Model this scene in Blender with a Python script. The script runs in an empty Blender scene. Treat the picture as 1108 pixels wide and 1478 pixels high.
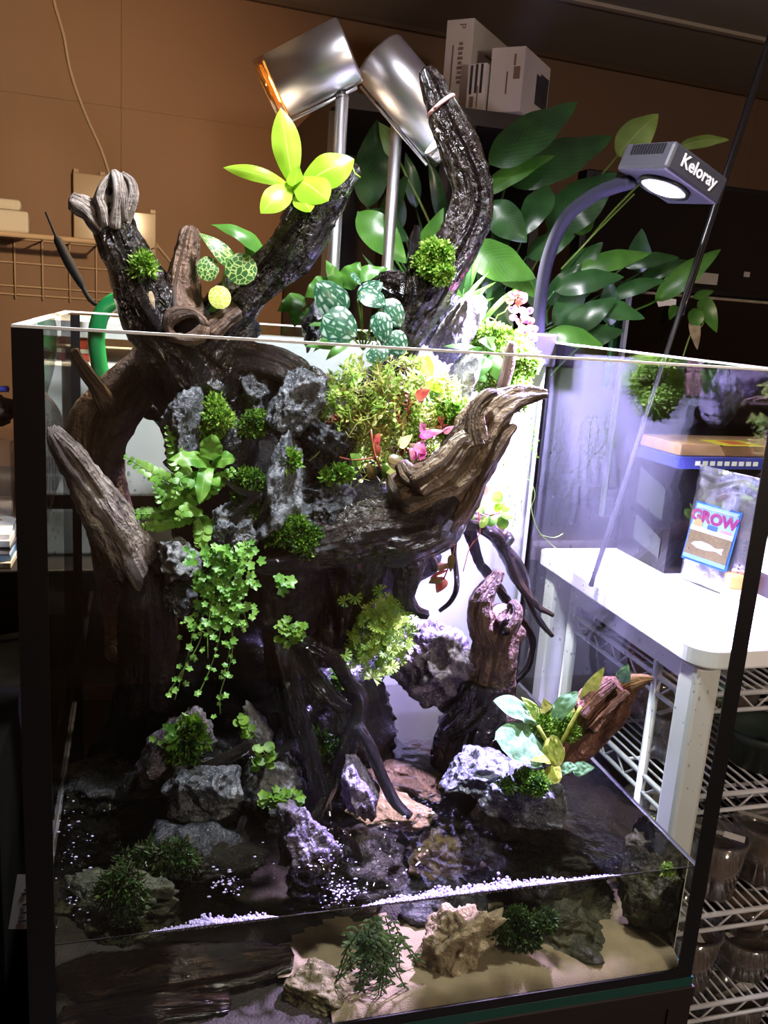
import bpy, bmesh, math, random
import numpy as np
from mathutils import Vector, Matrix, Quaternion

# ------------------------------------------------------------------ camera
T0 = 0.70                       # height of the tank's underside above the floor
CAM = Vector((0.0773, -0.6126, 0.6213 + T0))
YAW, PIT, ROLL, FPX = 0.2839, 0.2270, 0.0708, 1261.34
scene = bpy.context.scene
COL = scene.collection
FW = Vector((math.sin(YAW)*math.cos(PIT), math.cos(YAW)*math.cos(PIT), -math.sin(PIT)))
_r = Vector((math.cos(YAW), -math.sin(YAW), 0)); _u = _r.cross(FW)
RT = math.cos(ROLL)*_r + math.sin(ROLL)*_u
UP = -math.sin(ROLL)*_r + math.cos(ROLL)*_u
cam_d = bpy.data.cameras.new('camera'); cam = bpy.data.objects.new('camera', cam_d); COL.objects.link(cam)
cam_d.sensor_fit = 'VERTICAL'; cam_d.sensor_height = 36; cam_d.lens = 36*FPX/1478; cam_d.clip_start = 0.01
M = Matrix.Identity(4)
for i in range(3):
    M[i][0] = RT[i]; M[i][1] = UP[i]; M[i][2] = -FW[i]; M[i][3] = CAM[i]
cam.matrix_world = M
scene.camera = cam

# ------------------------------------------------------------------ light set-up
vs = scene.view_settings
vs.view_transform = 'Standard'; vs.look = 'None'; vs.gamma = 1.0; vs.exposure = 0.22
try: vs.use_curve_mapping = False
except Exception: pass
world = bpy.data.worlds.new('world'); scene.world = world; world.use_nodes = True
world.node_tree.nodes['Background'].inputs[0].default_value = (0.01, 0.01, 0.012, 1)
world.node_tree.nodes['Background'].inputs[1].default_value = 0.2
scene.cycles.transparent_max_bounces = 24
scene.cycles.max_bounces = 8
scene.cycles.caustics_reflective = False
scene.cycles.caustics_refractive = False
P_GROW = 390.0       # clip-on grow lamp (white-violet)
P_WARM = 38.0       # chrome spot lamp turned to the wall (warm)
P_COOL = 45.0       # chrome spot lamp turned to the wood (white)
P_FILL = 26.0       # added warm fill lamp, out of view
P_PEND = 56.0       # lamp hanging over the open tank, above the frame

# ------------------------------------------------------------------ pixel helpers (1108 x 1478 frame)
def ray(x, y): return FW + RT*((x-554)/FPX) + UP*((739-y)/FPX)
def U(x, y, Y):
    d = ray(x, y); return CAM + d*((Y-CAM.y)/d.y)
def UX(x, y, X):
    d = ray(x, y); return CAM + d*((X-CAM.x)/d.x)
def UZ(x, y, Z):
    d = ray(x, y); return CAM + d*((Z+T0-CAM.z)/d.z)
def S(x, y, Y):                 # metres per pixel there
    d = ray(x, y); return (Y-CAM.y)/d.y/FPX
E1 = Vector((math.cos(YAW), -math.sin(YAW), 0)); E2 = Vector((math.sin(YAW), math.cos(YAW), 0)); E3 = Vector((0, 0, 1))
WALLP = Vector((0.704, 1.82, 0)); WA = math.radians(5.0)
WD = Vector((math.cos(WA), math.sin(WA), 0)); WN = Vector((math.sin(WA), -math.cos(WA), 0))
def UW(x, y, off=0.0):          # on the back wall
    d = ray(x, y); t = (WALLP + WN*off - CAM).dot(WN)/d.dot(WN); return CAM + d*t
ZC = 1.35 + T0

# ------------------------------------------------------------------ noise
def _h(ix, iy, iz, k):
    n = (ix*374761393 + iy*668265263 + iz*2147483647 + k*1274126177) & 0xFFFFFFFF
    n = ((n ^ (n >> 13))*1274126177) & 0xFFFFFFFF
    n = ((n ^ (n >> 16))*2246822519) & 0xFFFFFFFF
    return ((n ^ (n >> 15)) & 0xFFFF)/32767.5 - 1.0
def vn(p, k=0):
    p = np.asarray(p, float); i = np.floor(p).astype(np.int64); f = p - i; f = f*f*f*(f*(f*6-15)+10)
    r = 0
    for a in (0, 1):
        for b in (0, 1):
            for c in (0, 1):
                w = (f[:, 0] if a else 1-f[:, 0])*(f[:, 1] if b else 1-f[:, 1])*(f[:, 2] if c else 1-f[:, 2])
                r = r + w*_h(i[:, 0]+a, i[:, 1]+b, i[:, 2]+c, k)
    return r
def fbm(p, k=0, o=3):
    r = 0; a = 1.0; p = np.asarray(p, float)
    for j in range(o): r = r + a*vn(p*(2**j), k+j); a *= .5
    return r

# ------------------------------------------------------------------ object helpers
WL = {}
def prop(o, label=None, cat=None, group=None, kind=None):
    if label: o['label'] = label
    if cat: o['category'] = cat
    if group: o['group'] = group
    if kind: o['kind'] = kind
    return o
def thing(name, label, cat, loc, group=None, kind=None):
    o = bpy.data.objects.new(name, None); COL.objects.link(o); o.location = Vector(loc); o.empty_display_size = .02
    WL[o.name] = Vector(loc); return prop(o, label, cat, group, kind)
class MB:
    def __init__(s): s.v = []; s.f = []; s.uv = []; s.n = 0; s.mi = []
    def add(s, v, f, uv=None, mi=0):
        v = np.asarray(v, float).reshape(-1, 3); s.v.append(v)
        s.uv.append(np.zeros((len(v), 2)) if uv is None else np.asarray(uv, float))
        if isinstance(f, np.ndarray): s.f.extend((f + s.n).tolist())
        else: s.f.extend([[i + s.n for i in q] for q in f])
        s.mi.extend([mi]*len(f)); s.n += len(v); return s
    def box(s, c, d, R=None, mi=0):
        x, y, z = d[0]/2, d[1]/2, d[2]/2
        v = np.array([(-x,-y,-z),(x,-y,-z),(x,y,-z),(-x,y,-z),(-x,-y,z),(x,-y,z),(x,y,z),(-x,y,z)])
        if R is not None: v = v @ np.array(R.to_3x3()).T
        return s.add(v + np.array(c), [(0,3,2,1),(4,5,6,7),(0,1,5,4),(1,2,6,5),(2,3,7,6),(3,0,4,7)], None, mi)
    def aabb(s, x0, x1, y0, y1, z0, z1, mi=0):
        return s.box(((x0+x1)/2, (y0+y1)/2, (z0+z1)/2), (abs(x1-x0), abs(y1-y0), abs(z1-z0)), None, mi)
    def tube(s, pts, rad, seg=10, mi=0, step=None, amp=0, seed=0, fine=0, sq=1.0, freq=1.0):
        P = [Vector(p) for p in pts]; n = len(P)
        if not isinstance(rad, (list, tuple)): rad = [rad]*n
        Q = []; Rr = []
        if step and n > 1:
            E = [2*P[0]-P[1]] + P + [2*P[-1]-P[-2]]
            for i in range(n-1):
                k = max(1, int((P[i+1]-P[i]).length/step))
                for j in range(k):
                    t = j/k; a, b, c, d = E[i], E[i+1], E[i+2], E[i+3]
                    Q.append(.5*((2*b) + (c-a)*t + (2*a-5*b+4*c-d)*t*t + (3*b-a-3*c+d)*t**3))
                    Rr.append(rad[i]*(1-t)+rad[i+1]*t)
            Q.append(P[-1]); Rr.append(rad[-1])
        else: Q = P; Rr = list(rad)
        m = len(Q); T = []
        for i in range(m):
            t = Q[min(i+1, m-1)] - Q[max(i-1, 0)]; T.append(t.normalized() if t.length > 1e-9 else Vector((0, 0, 1)))
        nrm = T[0].cross(FW)
        if nrm.length < 1e-3: nrm = T[0].cross(E3)
        nrm = T[0].cross(nrm.normalized()).normalized()
        V = []; L = 0; C = []; D = []; LL = []
        th = np.arange(seg)*2*math.pi/seg
        cs, sn = np.cos(th), np.sin(th)
        for i in range(m):
            if i: L += (Q[i]-Q[i-1]).length; nrm = (nrm - T[i]*nrm.dot(T[i])).normalized()
            b = T[i].cross(nrm)
            C.append(np.array(Q[i])); D.append(cs[:, None]*np.array(nrm) + sn[:, None]*sq*np.array(b)); LL.append(L)
        C = np.array(C); D = np.array(D); LL = np.array(LL); Rr = np.array(Rr)
        rr = np.repeat(Rr[:, None], seg, 1)
        if amp:
            ang = np.stack([np.repeat(cs[None], m, 0)*2.0*freq, np.repeat(sn[None], m, 0)*2.0*freq, np.repeat(LL[:, None]*14*freq**.5, seg, 1)], -1).reshape(-1, 3) + seed*17.3
            rid = 1-2*np.abs(vn(ang*1.7, seed+5)).reshape(m, seg)
            rr = rr*(1 + amp*(vn(ang, seed).reshape(m, seg)*.9 + rid*.35))
        if fine:
            ww = (C[:, None, :] + D*Rr[:, None, None]).reshape(-1, 3)
            ang2 = np.stack([np.repeat(cs[None], m, 0)*7, np.repeat(sn[None], m, 0)*7, np.repeat(LL[:, None]*40, seg, 1)], -1).reshape(-1, 3)
            rr = rr + fine*(vn(ang2, seed+9) + .7*fbm(ww*140, seed+11, 2)).reshape(m, seg)*np.minimum(1, rr/.006)
        V = C[:, None, :] + D*rr[:, :, None]
        uv = np.stack([np.repeat((th/(2*math.pi))[None], m, 0), np.repeat(LL[:, None], seg, 1)], -1)
        i, j = np.meshgrid(np.arange(m-1), np.arange(seg), indexing='ij'); j2 = (j+1) % seg
        F = np.stack([i*seg+j, i*seg+j2, (i+1)*seg+j2, (i+1)*seg+j], -1).reshape(-1, 4)
        V = V.reshape(-1, 3); uv = uv.reshape(-1, 2)
        base = len(V)
        V = np.vstack([V, C[0] - np.array(T[0])*Rr[0]*.35, C[-1] + np.array(T[-1])*Rr[-1]*.35]); uv = np.vstack([uv, [.5, 0], [.5, L]])
        caps = [[base, (k+1) % seg, k] for k in range(seg)] + [[base+1, (m-1)*seg+k, (m-1)*seg+(k+1) % seg] for k in range(seg)]
        s.add(V, F.tolist() + caps, uv, mi); return s
    def lathe(s, prof, O, A=Vector((0, 0, 1)), seg=24, mi=0, closed=False):
        A = Vector(A).normalized(); b = A.orthogonal().normalized(); c = A.cross(b)
        V = []; n = len(prof)
        for (r, h) in prof:
            for k in range(seg):
                a = 2*math.pi*k/seg; V.append(Vector(O) + A*h + b*(r*math.cos(a)) + c*(r*math.sin(a)))
        F = []
        for i in range(n if closed else n-1):
            for k in range(seg):
                k2 = (k+1) % seg; i2 = (i+1) % n; F.append((i*seg+k, i*seg+k2, i2*seg+k2, i2*seg+k))
        s.add([tuple(v) for v in V], F, None, mi)
        return s
    def build(s, name, mats, parent=None, label=None, cat=None, group=None, kind=None, smooth=True, base=None, bevel=0):
        V = np.vstack(s.v); me = bpy.data.meshes.new(name)
        if parent is not None: loc = WL[parent.name]
        elif base is not None: loc = Vector(base)
        else: loc = Vector(((V[:, 0].min()+V[:, 0].max())/2, (V[:, 1].min()+V[:, 1].max())/2, V[:, 2].min()))
        me.from_pydata((V-np.array(loc)).tolist(), [], s.f)
        if not isinstance(mats, (list, tuple)): mats = [mats]
        for m in mats: me.materials.append(m)
        if len(mats) > 1: me.polygons.foreach_set('material_index', s.mi)
        uvl = me.uv_layers.new(name='UVMap'); UVv = np.vstack(s.uv)
        li = np.empty(len(me.loops), np.int32); me.loops.foreach_get('vertex_index', li)
        uvl.data.foreach_set('uv', UVv[li].astype(np.float32).ravel())
        me.polygons.foreach_set('use_smooth', [smooth]*len(me.polygons))
        me.update()
        o = bpy.data.objects.new(name, me); COL.objects.link(o)
        if parent is not None: o.parent = parent; WL[o.name] = loc
        else: o.location = loc; WL[o.name] = loc
        if bevel:
            b = o.modifiers.new('bevel', 'BEVEL'); b.width = bevel; b.segments = 2; b.limit_method = 'ANGLE'
        return prop(o, label, cat, group, kind)
def inst(mesh, name, parent, pos, quat, sc):        # a part that shares its mesh with its look-alikes
    o = bpy.data.objects.new(name, mesh); COL.objects.link(o); o.parent = parent
    o.location = Vector(pos) - WL[parent.name]; o.rotation_mode = 'QUATERNION'; o.rotation_quaternion = quat
    o.scale = (sc, sc, sc) if not isinstance(sc, (tuple, list)) else sc; WL[o.name] = Vector(pos); return o
def text(name, body, size, O, X, N, mat, parent, depth=.0002, align='CENTER', sx=1.0, bold=0):
    cu = bpy.data.curves.new(name, 'FONT'); cu.body = body; cu.size = size; cu.extrude = depth; cu.align_x = align; cu.align_y = 'CENTER'
    cu.resolution_u = 3; cu.offset = bold; cu.space_character = 1.0
    t = bpy.data.objects.new(name+'_c', cu); COL.objects.link(t); bpy.context.view_layer.update()
    me = bpy.data.meshes.new_from_object(t.evaluated_get(bpy.context.evaluated_depsgraph_get())); me.name = name
    bpy.data.objects.remove(t); bpy.data.curves.remove(cu)
    X = Vector(X).normalized(); N = Vector(N).normalized(); Yv = N.cross(X).normalized(); X = Yv.cross(N)
    loc = WL[parent.name]
    for v in me.vertices:
        c = v.co; v.co = Vector(O) + X*(c.x*sx) + Yv*c.y + N*c.z - loc
    me.materials.clear(); me.materials.append(mat)
    o = bpy.data.objects.new(name, me); COL.objects.link(o); o.parent = parent; WL[o.name] = loc; return o

# ------------------------------------------------------------------ materials
def nt(name):
    m = bpy.data.materials.new(name); m.use_nodes = True; t = m.node_tree
    return m, t, t.nodes, t.links, t.nodes['Principled BSDF'], t.nodes['Material Output']
def rgb(*c): return (c[0], c[1], c[2], 1)
def plain(name, col, rough=.5, metal=0, spec=.5, var=0, scale=30, bump=0, bscale=200, emit=None, es=0, coat=0):
    m, t, N, L, b, o = nt(name)
    b.inputs['Base Color'].default_value = rgb(*col); b.inputs['Roughness'].default_value = rough
    b.inputs['Metallic'].default_value = metal; b.inputs['Specular IOR Level'].default_value = spec
    if coat: b.inputs['Coat Weight'].default_value = coat; b.inputs['Coat Roughness'].default_value = .08
    g = N.new('ShaderNodeNewGeometry')
    if var:
        n = N.new('ShaderNodeTexNoise'); n.inputs['Scale'].default_value = scale; n.inputs['Detail'].default_value = 5
        L.new(g.outputs['Position'], n.inputs['Vector'])
        mx = N.new('ShaderNodeMixRGB'); mx.inputs[1].default_value = rgb(*[c*(1-var) for c in col]); mx.inputs[2].default_value = rgb(*[min(1, c*(1+var)) for c in col])
        L.new(n.outputs['Fac'], mx.inputs[0]); L.new(mx.outputs[0], b.inputs['Base Color'])
    if bump:
        n2 = N.new('ShaderNodeTexNoise'); n2.inputs['Scale'].default_value = bscale; n2.inputs['Detail'].default_value = 4
        L.new(g.outputs['Position'], n2.inputs['Vector'])
        bp = N.new('ShaderNodeBump'); bp.inputs['Strength'].default_value = bump; bp.inputs['Distance'].default_value = .002
        L.new(n2.outputs['Fac'], bp.inputs['Height']); L.new(bp.outputs[0], b.inputs['Normal'])
    if emit: b.inputs['Emission Color'].default_value = rgb(*emit); b.inputs['Emission Strength'].default_value = es
    return m
def ramp(N, stops):
    r = N.new('ShaderNodeValToRGB'); e = r.color_ramp.elements
    while len(e) < len(stops): e.new(.5)
    for i, (p, c) in enumerate(stops): e[i].position = p; e[i].color = rgb(*c)
    return r
def rockmat(name, dark, mid, light, rough=.3, scale=28, vein=.5, bump=.8):
    m, t, N, L, b, o = nt(name); g = N.new('ShaderNodeNewGeometry')
    n = N.new('ShaderNodeTexNoise'); n.inputs['Scale'].default_value = scale; n.inputs['Detail'].default_value = 8; n.inputs['Roughness'].default_value = .65; n.inputs['Distortion'].default_value = 1.2
    L.new(g.outputs['Position'], n.inputs['Vector'])
    r = ramp(N, [(.3, dark), (.52, mid), (.72, light)]); L.new(n.outputs['Fac'], r.inputs[0])
    mu = N.new('ShaderNodeTexNoise'); mu.inputs['Scale'].default_value = scale*2.2; mu.inputs['Detail'].default_value = 3; mu.inputs['Distortion'].default_value = 3
    L.new(g.outputs['Position'], mu.inputs['Vector'])
    vr = ramp(N, [(.485, (0, 0, 0)), (.5, (1, 1, 1)), (.515, (0, 0, 0))]); L.new(mu.outputs['Fac'], vr.inputs[0])
    ml = N.new('ShaderNodeMath'); ml.operation = 'MULTIPLY'; ml.inputs[1].default_value = vein; L.new(vr.outputs[0], ml.inputs[0])
    mx = N.new('ShaderNodeMixRGB'); mx.inputs[2].default_value = rgb(*[min(1, c*1.7+.08) for c in light]); L.new(ml.outputs[0], mx.inputs[0]); L.new(r.outputs[0], mx.inputs[1]); L.new(mx.outputs[0], b.inputs['Base Color'])
    b.inputs['Roughness'].default_value = rough
    n2 = N.new('ShaderNodeTexNoise'); n2.inputs['Scale'].default_value = 190; n2.inputs['Detail'].default_value = 6; n2.inputs['Distortion'].default_value = .8
    L.new(g.outputs['Position'], n2.inputs['Vector'])
    ad = N.new('ShaderNodeMath'); ad.operation = 'MULTIPLY_ADD'; ad.inputs[1].default_value = 2.0; L.new(n.outputs['Fac'], ad.inputs[0]); L.new(n2.outputs['Fac'], ad.inputs[2])
    bp = N.new('ShaderNodeBump'); bp.inputs['Strength'].default_value = bump; bp.inputs['Distance'].default_value = .004; L.new(ad.outputs[0], bp.inputs['Height']); L.new(bp.outputs[0], b.inputs['Normal'])
    return m
def woodmat(name, dark, mid, light, rough=.35, bump=.8, gs=20, spec=.5, wet=False):
    m, t, N, L, b, o = nt(name)
    uv = N.new('ShaderNodeUVMap'); uv.uv_map = 'UVMap'; mp = N.new('ShaderNodeMapping'); mp.inputs['Scale'].default_value = (gs, 34, 1); L.new(uv.outputs[0], mp.inputs[0])
    n = N.new('ShaderNodeTexNoise'); n.inputs['Scale'].default_value = 1; n.inputs['Detail'].default_value = 7; n.inputs['Distortion'].default_value = .6; L.new(mp.outputs[0], n.inputs['Vector'])
    g = N.new('ShaderNodeNewGeometry'); n2 = N.new('ShaderNodeTexNoise'); n2.inputs['Scale'].default_value = 22; n2.inputs['Detail'].default_value = 4; L.new(g.outputs['Position'], n2.inputs['Vector'])
    ad = N.new('ShaderNodeMath'); ad.operation = 'ADD'; L.new(n.outputs['Fac'], ad.inputs[0]); L.new(n2.outputs['Fac'], ad.inputs[1])
    hf = N.new('ShaderNodeMath'); hf.operation = 'MULTIPLY'; hf.inputs[1].default_value = .5; L.new(ad.outputs[0], hf.inputs[0])
    r = ramp(N, [(.36, dark), (.5, mid), (.66, light)]); L.new(hf.outputs[0], r.inputs[0]); L.new(r.outputs[0], b.inputs['Base Color'])
    b.inputs['Roughness'].default_value = rough; b.inputs['Specular IOR Level'].default_value = spec
    n3 = N.new('ShaderNodeTexNoise'); n3.inputs['Scale'].default_value = 170 if wet else 280; n3.inputs['Detail'].default_value = 3 if wet else 4; L.new(g.outputs['Position'], n3.inputs['Vector'])
    a2 = N.new('ShaderNodeMath'); a2.operation = 'MULTIPLY_ADD'; a2.inputs[1].default_value = 3; L.new(n.outputs['Fac'], a2.inputs[0]); L.new(n3.outputs['Fac'], a2.inputs[2])
    bp = N.new('ShaderNodeBump'); bp.inputs['Strength'].default_value = bump; bp.inputs['Distance'].default_value = .0045; L.new(a2.outputs[0], bp.inputs['Height']); L.new(bp.outputs[0], b.inputs['Normal'])
    if wet:
        rr = ramp(N, [(.42, (rough*.5,)*3), (.62, (.16,)*3)]); L.new(n2.outputs['Fac'], rr.inputs[0]); L.new(rr.outputs[0], b.inputs['Roughness'])
    return m
def leafmat(name, c1, c2, rough=.4, trans=.3, scale=60, pat=None, pc=None, spec=.5):
    m, t, N, L, b, o = nt(name); g = N.new('ShaderNodeNewGeometry')
    n = N.new('ShaderNodeTexNoise'); n.inputs['Scale'].default_value = scale; n.inputs['Detail'].default_value = 2; L.new(g.outputs['Position'], n.inputs['Vector'])
    r = ramp(N, [(.35, c1), (.65, c2)]); L.new(n.outputs['Fac'], r.inputs[0]); col = r.outputs[0]
    uv = N.new('ShaderNodeUVMap'); uv.uv_map = 'UVMap'
    if pat == 'net':
        mp = N.new('ShaderNodeMapping'); mp.inputs['Scale'].default_value = (5, 7, 1); L.new(uv.outputs[0], mp.inputs[0])
        v = N.new('ShaderNodeTexVoronoi'); v.feature = 'DISTANCE_TO_EDGE'; v.inputs['Scale'].default_value = 1; L.new(mp.outputs[0], v.inputs['Vector'])
        vr = ramp(N, [(.04, (1, 1, 1)), (.1, (0, 0, 0))]); L.new(v.outputs['Distance'], vr.inputs[0]); fac = vr.outputs[0]
    elif pat == 'cell':
        mp = N.new('ShaderNodeMapping'); mp.inputs['Scale'].default_value = (6, 4.5, 1); L.new(uv.outputs[0], mp.inputs[0])
        v = N.new('ShaderNodeTexVoronoi'); v.feature = 'DISTANCE_TO_EDGE'; v.inputs['Scale'].default_value = 1; v.inputs['Randomness'].default_value = .7; L.new(mp.outputs[0], v.inputs['Vector'])
        vr = ramp(N, [(.10, (0, 0, 0)), (.24, (1, 1, 1))]); L.new(v.outputs['Distance'], vr.inputs[0]); fac = vr.outputs[0]
    elif pat in ('stripe', 'vein', 'mid'):
        sp = N.new('ShaderNodeSeparateXYZ'); L.new(uv.outputs[0], sp.inputs[0])
        s1 = N.new('ShaderNodeMath'); s1.operation = 'SUBTRACT'; s1.inputs[1].default_value = .5; L.new(sp.outputs[0], s1.inputs[0])
        s2 = N.new('ShaderNodeMath'); s2.operation = 'ABSOLUTE'; L.new(s1.outputs[0], s2.inputs[0])
        if pat == 'mid':
            vr = ramp(N, [(.015, (1, 1, 1)), (.035, (0, 0, 0))]); L.new(s2.outputs[0], vr.inputs[0])
        else:
            k = N.new('ShaderNodeMath'); k.operation = 'MULTIPLY_ADD'; k.inputs[1].default_value = -.8; L.new(s2.outputs[0], k.inputs[0]); L.new(sp.outputs[1], k.inputs[2])
            w = N.new('ShaderNodeMath'); w.operation = 'MULTIPLY'; w.inputs[1].default_value = (4.0 if pat == 'stripe' else 12)*2*math.pi; L.new(sp.outputs[0] if pat == 'stripe' else k.outputs[0], w.inputs[0])
            sn = N.new('ShaderNodeMath'); sn.operation = 'SINE'; L.new(w.outputs[0], sn.inputs[0])
            if pat == 'stripe':
                nz = N.new('ShaderNodeMath'); nz.operation = 'MULTIPLY_ADD'; nz.inputs[1].default_value = 1.0; L.new(n.outputs['Fac'], nz.inputs[0]); L.new(sn.outputs[0], nz.inputs[2])
                vr = ramp(N, [(.35, (0, 0, 0)), (.95, (.9, .9, .9))]); L.new(nz.outputs[0], vr.inputs[0])
            else:
                vr = ramp(N, [(.85, (0, 0, 0)), (1, (.5, .5, .5))]); L.new(sn.outputs[0], vr.inputs[0])
        fac = vr.outputs[0]
    if pat:
        mx = N.new('ShaderNodeMixRGB'); mx.inputs[2].default_value = rgb(*pc); L.new(fac, mx.inputs[0]); L.new(col, mx.inputs[1]); col = mx.outputs[0]
    L.new(col, b.inputs['Base Color']); b.inputs['Roughness'].default_value = rough; b.inputs['Specular IOR Level'].default_value = spec
    if trans:
        tr = N.new('ShaderNodeBsdfTranslucent'); L.new(col, tr.inputs[0]); ms = N.new('ShaderNodeMixShader'); ms.inputs[0].default_value = trans
        L.new(b.outputs[0], ms.inputs[1]); L.new(tr.outputs[0], ms.inputs[2]); L.new(ms.outputs[0], o.inputs[0])
    return m
def thinglass(name, tint=(.97, .99, .98), f0=.04, rough=0.0, milk=0):
    m, t, N, L, b, o = nt(name); N.remove(b)
    g = N.new('ShaderNodeNewGeometry'); d = N.new('ShaderNodeVectorMath'); d.operation = 'DOT_PRODUCT'; L.new(g.outputs['Normal'], d.inputs[0]); L.new(g.outputs['Incoming'], d.inputs[1])
    a = N.new('ShaderNodeMath'); a.operation = 'ABSOLUTE'; L.new(d.outputs['Value'], a.inputs[0])
    s1 = N.new('ShaderNodeMath'); s1.operation = 'SUBTRACT'; s1.inputs[0].default_value = 1; L.new(a.outputs[0], s1.inputs[1])
    p = N.new('ShaderNodeMath'); p.operation = 'POWER'; p.inputs[1].default_value = 5; L.new(s1.outputs[0], p.inputs[0])
    k = N.new('ShaderNodeMath'); k.operation = 'MULTIPLY_ADD'; k.inputs[1].default_value = 1-f0; k.inputs[2].default_value = f0; L.new(p.outputs[0], k.inputs[0])
    tr = N.new('ShaderNodeBsdfTransparent'); tr.inputs[0].default_value = rgb(*tint)
    gl = N.new('ShaderNodeBsdfGlossy'); gl.inputs['Roughness'].default_value = rough
    ms = N.new('ShaderNodeMixShader'); L.new(k.outputs[0], ms.inputs[0]); L.new(tr.outputs[0], ms.inputs[1]); L.new(gl.outputs[0], ms.inputs[2]); L.new(ms.outputs[0], o.inputs[0])
    if milk:
        df = N.new('ShaderNodeBsdfDiffuse'); df.inputs[0].default_value = (.7, .68, .66, 1); m2 = N.new('ShaderNodeMixShader'); m2.inputs[0].default_value = milk
        L.new(ms.outputs[0], m2.inputs[1]); L.new(df.outputs[0], m2.inputs[2]); L.new(m2.outputs[0], o.inputs[0])
    return m
def watermat():
    m, t, N, L, b, o = nt('water'); N.remove(b)
    g = N.new('ShaderNodeNewGeometry'); n = N.new('ShaderNodeTexNoise'); n.inputs['Scale'].default_value = 60; n.inputs['Detail'].default_value = 3; L.new(g.outputs['Position'], n.inputs['Vector'])
    bp = N.new('ShaderNodeBump'); bp.inputs['Strength'].default_value = .45; bp.inputs['Distance'].default_value = .003; L.new(n.outputs['Fac'], bp.inputs['Height'])
    fr = N.new('ShaderNodeFresnel'); fr.inputs['IOR'].default_value = 1.33; L.new(bp.outputs[0], fr.inputs['Normal'])
    tr = N.new('ShaderNodeBsdfTransparent'); tr.inputs[0].default_value = (.62, .58, .47, 1)
    gl = N.new('ShaderNodeBsdfGlossy'); gl.inputs['Roughness'].default_value = .02; L.new(bp.outputs[0], gl.inputs['Normal'])
    ms = N.new('ShaderNodeMixShader'); L.new(fr.outputs[0], ms.inputs[0]); L.new(tr.outputs[0], ms.inputs[1]); L.new(gl.outputs[0], ms.inputs[2]); L.new(ms.outputs[0], o.inputs[0])
    return m
m_glass = thinglass('clear_glass'); m_plastic = thinglass('clear_plastic', (.96, .95, .94), .08, .10, .05)
m_water = watermat()
m_black = plain('black_silicone', (.006, .006, .008), .35)
m_blackm = plain('black_plastic', (.012, .012, .015), .45, bump=.1)
m_darkwood = plain('dark_cabinet_wood', (.013, .008, .006), .5, var=.4, scale=12)
m_deskfront = plain('brown_desk_wood', (.04, .025, .016), .5, var=.4, scale=15)
m_white = plain('white_plastic', (.72, .72, .73), .45)
m_whitetop = plain('white_tabletop', (.78, .78, .78), .4, bump=.05)
m_sheet = plain('white_backing_sheet', (.80, .81, .86), .6)
m_wall = plain('tan_wall', (.25, .15, .095), .75, var=.08, scale=6, bump=.15, bscale=260)
m_ceil = plain('grey_ceiling', (.33, .30, .27), .8, var=.06, scale=5)
m_floor = plain('dark_floor', (.06, .05, .042), .6, var=.3, scale=8)
m_chrome = plain('brushed_steel', (.72, .72, .76), .34, 1.0)
m_teal = plain('glass_edge', (.01, .06, .055), .15)
m_wire = plain('white_coated_wire', (.55, .56, .60), .4)
m_wirew = plain('painted_wire', (.5, .36, .24), .5)
m_paper = plain('white_paper', (.75, .75, .74), .7)
m_ink = plain('black_ink', (.03, .03, .035), .6)
m_green_hose = thinglass('green_hose', (.02, .42, .10), .05, .1)
m_hose = plain('green_tube_body', (.012, .20, .055), .25)
R_GREY = rockmat('grey_stone', (.015, .017, .022), (.085, .094, .11), (.34, .355, .38), .22)
R_DARK = rockmat('wet_black_stone', (.005, .006, .008), (.02, .022, .027), (.10, .11, .125), .12, vein=.35)
R_PALE = rockmat('pale_grey_stone', (.06, .065, .07), (.24, .25, .27), (.55, .56, .58), .4, vein=.3)
R_PURP = rockmat('violet_grey_stone', (.02, .017, .025), (.10, .085, .115), (.30, .26, .33), .22)
R_TAN = rockmat('tan_limestone', (.12, .09, .055), (.34, .27, .17), (.6, .52, .38), .6, vein=.1)
R_OLIVE = rockmat('algae_stone', (.010, .012, .005), (.032, .036, .016), (.11, .11, .06), .5, vein=.1)
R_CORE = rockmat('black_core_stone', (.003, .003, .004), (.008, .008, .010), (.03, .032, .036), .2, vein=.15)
W_BLACK = woodmat('wet_black_wood', (.002, .0015, .0013), (.006, .004, .003), (.02, .0125, .0085), .07, bump=1, wet=True, spec=.8)
W_DARK = woodmat('wet_dark_wood', (.004, .0025, .002), (.016, .0095, .0065), (.06, .036, .023), .12, bump=1, wet=True, spec=.6)
W_BROWN = woodmat('brown_driftwood', (.03, .017, .01), (.12, .072, .045), (.28, .18, .12), .55)
W_TAN = woodmat('tan_driftwood', (.022, .013, .008), (.20, .13, .08), (.52, .40, .28), .5, bump=1, gs=26)
W_LIT = woodmat('pale_lit_driftwood', (.06, .045, .035), (.40, .34, .29), (.75, .68, .60), .6, bump=1)  # paler grey driftwood, with the lamplight on the arm head painted in
W_GREY = woodmat('grey_driftwood', (.05, .038, .034), (.25, .20, .18), (.58, .51, .47), .6, bump=1)
W_RED = woodmat('red_bark_wood', (.06, .022, .014), (.25, .10, .065), (.45, .24, .16), .6, bump=1)
L_MOSS = leafmat('moss_green', (.05, .17, .012), (.22, .42, .04), .5, .35, 90)
L_MOSSD = leafmat('dark_moss', (.015, .06, .008), (.08, .19, .02), .5, .3, 90)
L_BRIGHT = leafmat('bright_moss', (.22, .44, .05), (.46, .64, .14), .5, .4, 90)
L_FERN = leafmat('fern_green', (.10, .30, .03), (.26, .50, .08), .4, .35, 40, 'mid', (.3, .5, .12))
L_LIME = leafmat('lime_leaf', (.26, .52, .022), (.42, .66, .055), .35, .4, 20, 'mid', (.5, .72, .12))
L_PENNY = leafmat('pennywort_green', (.08, .28, .03), (.26, .52, .09), .4, .35, 60)
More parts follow.
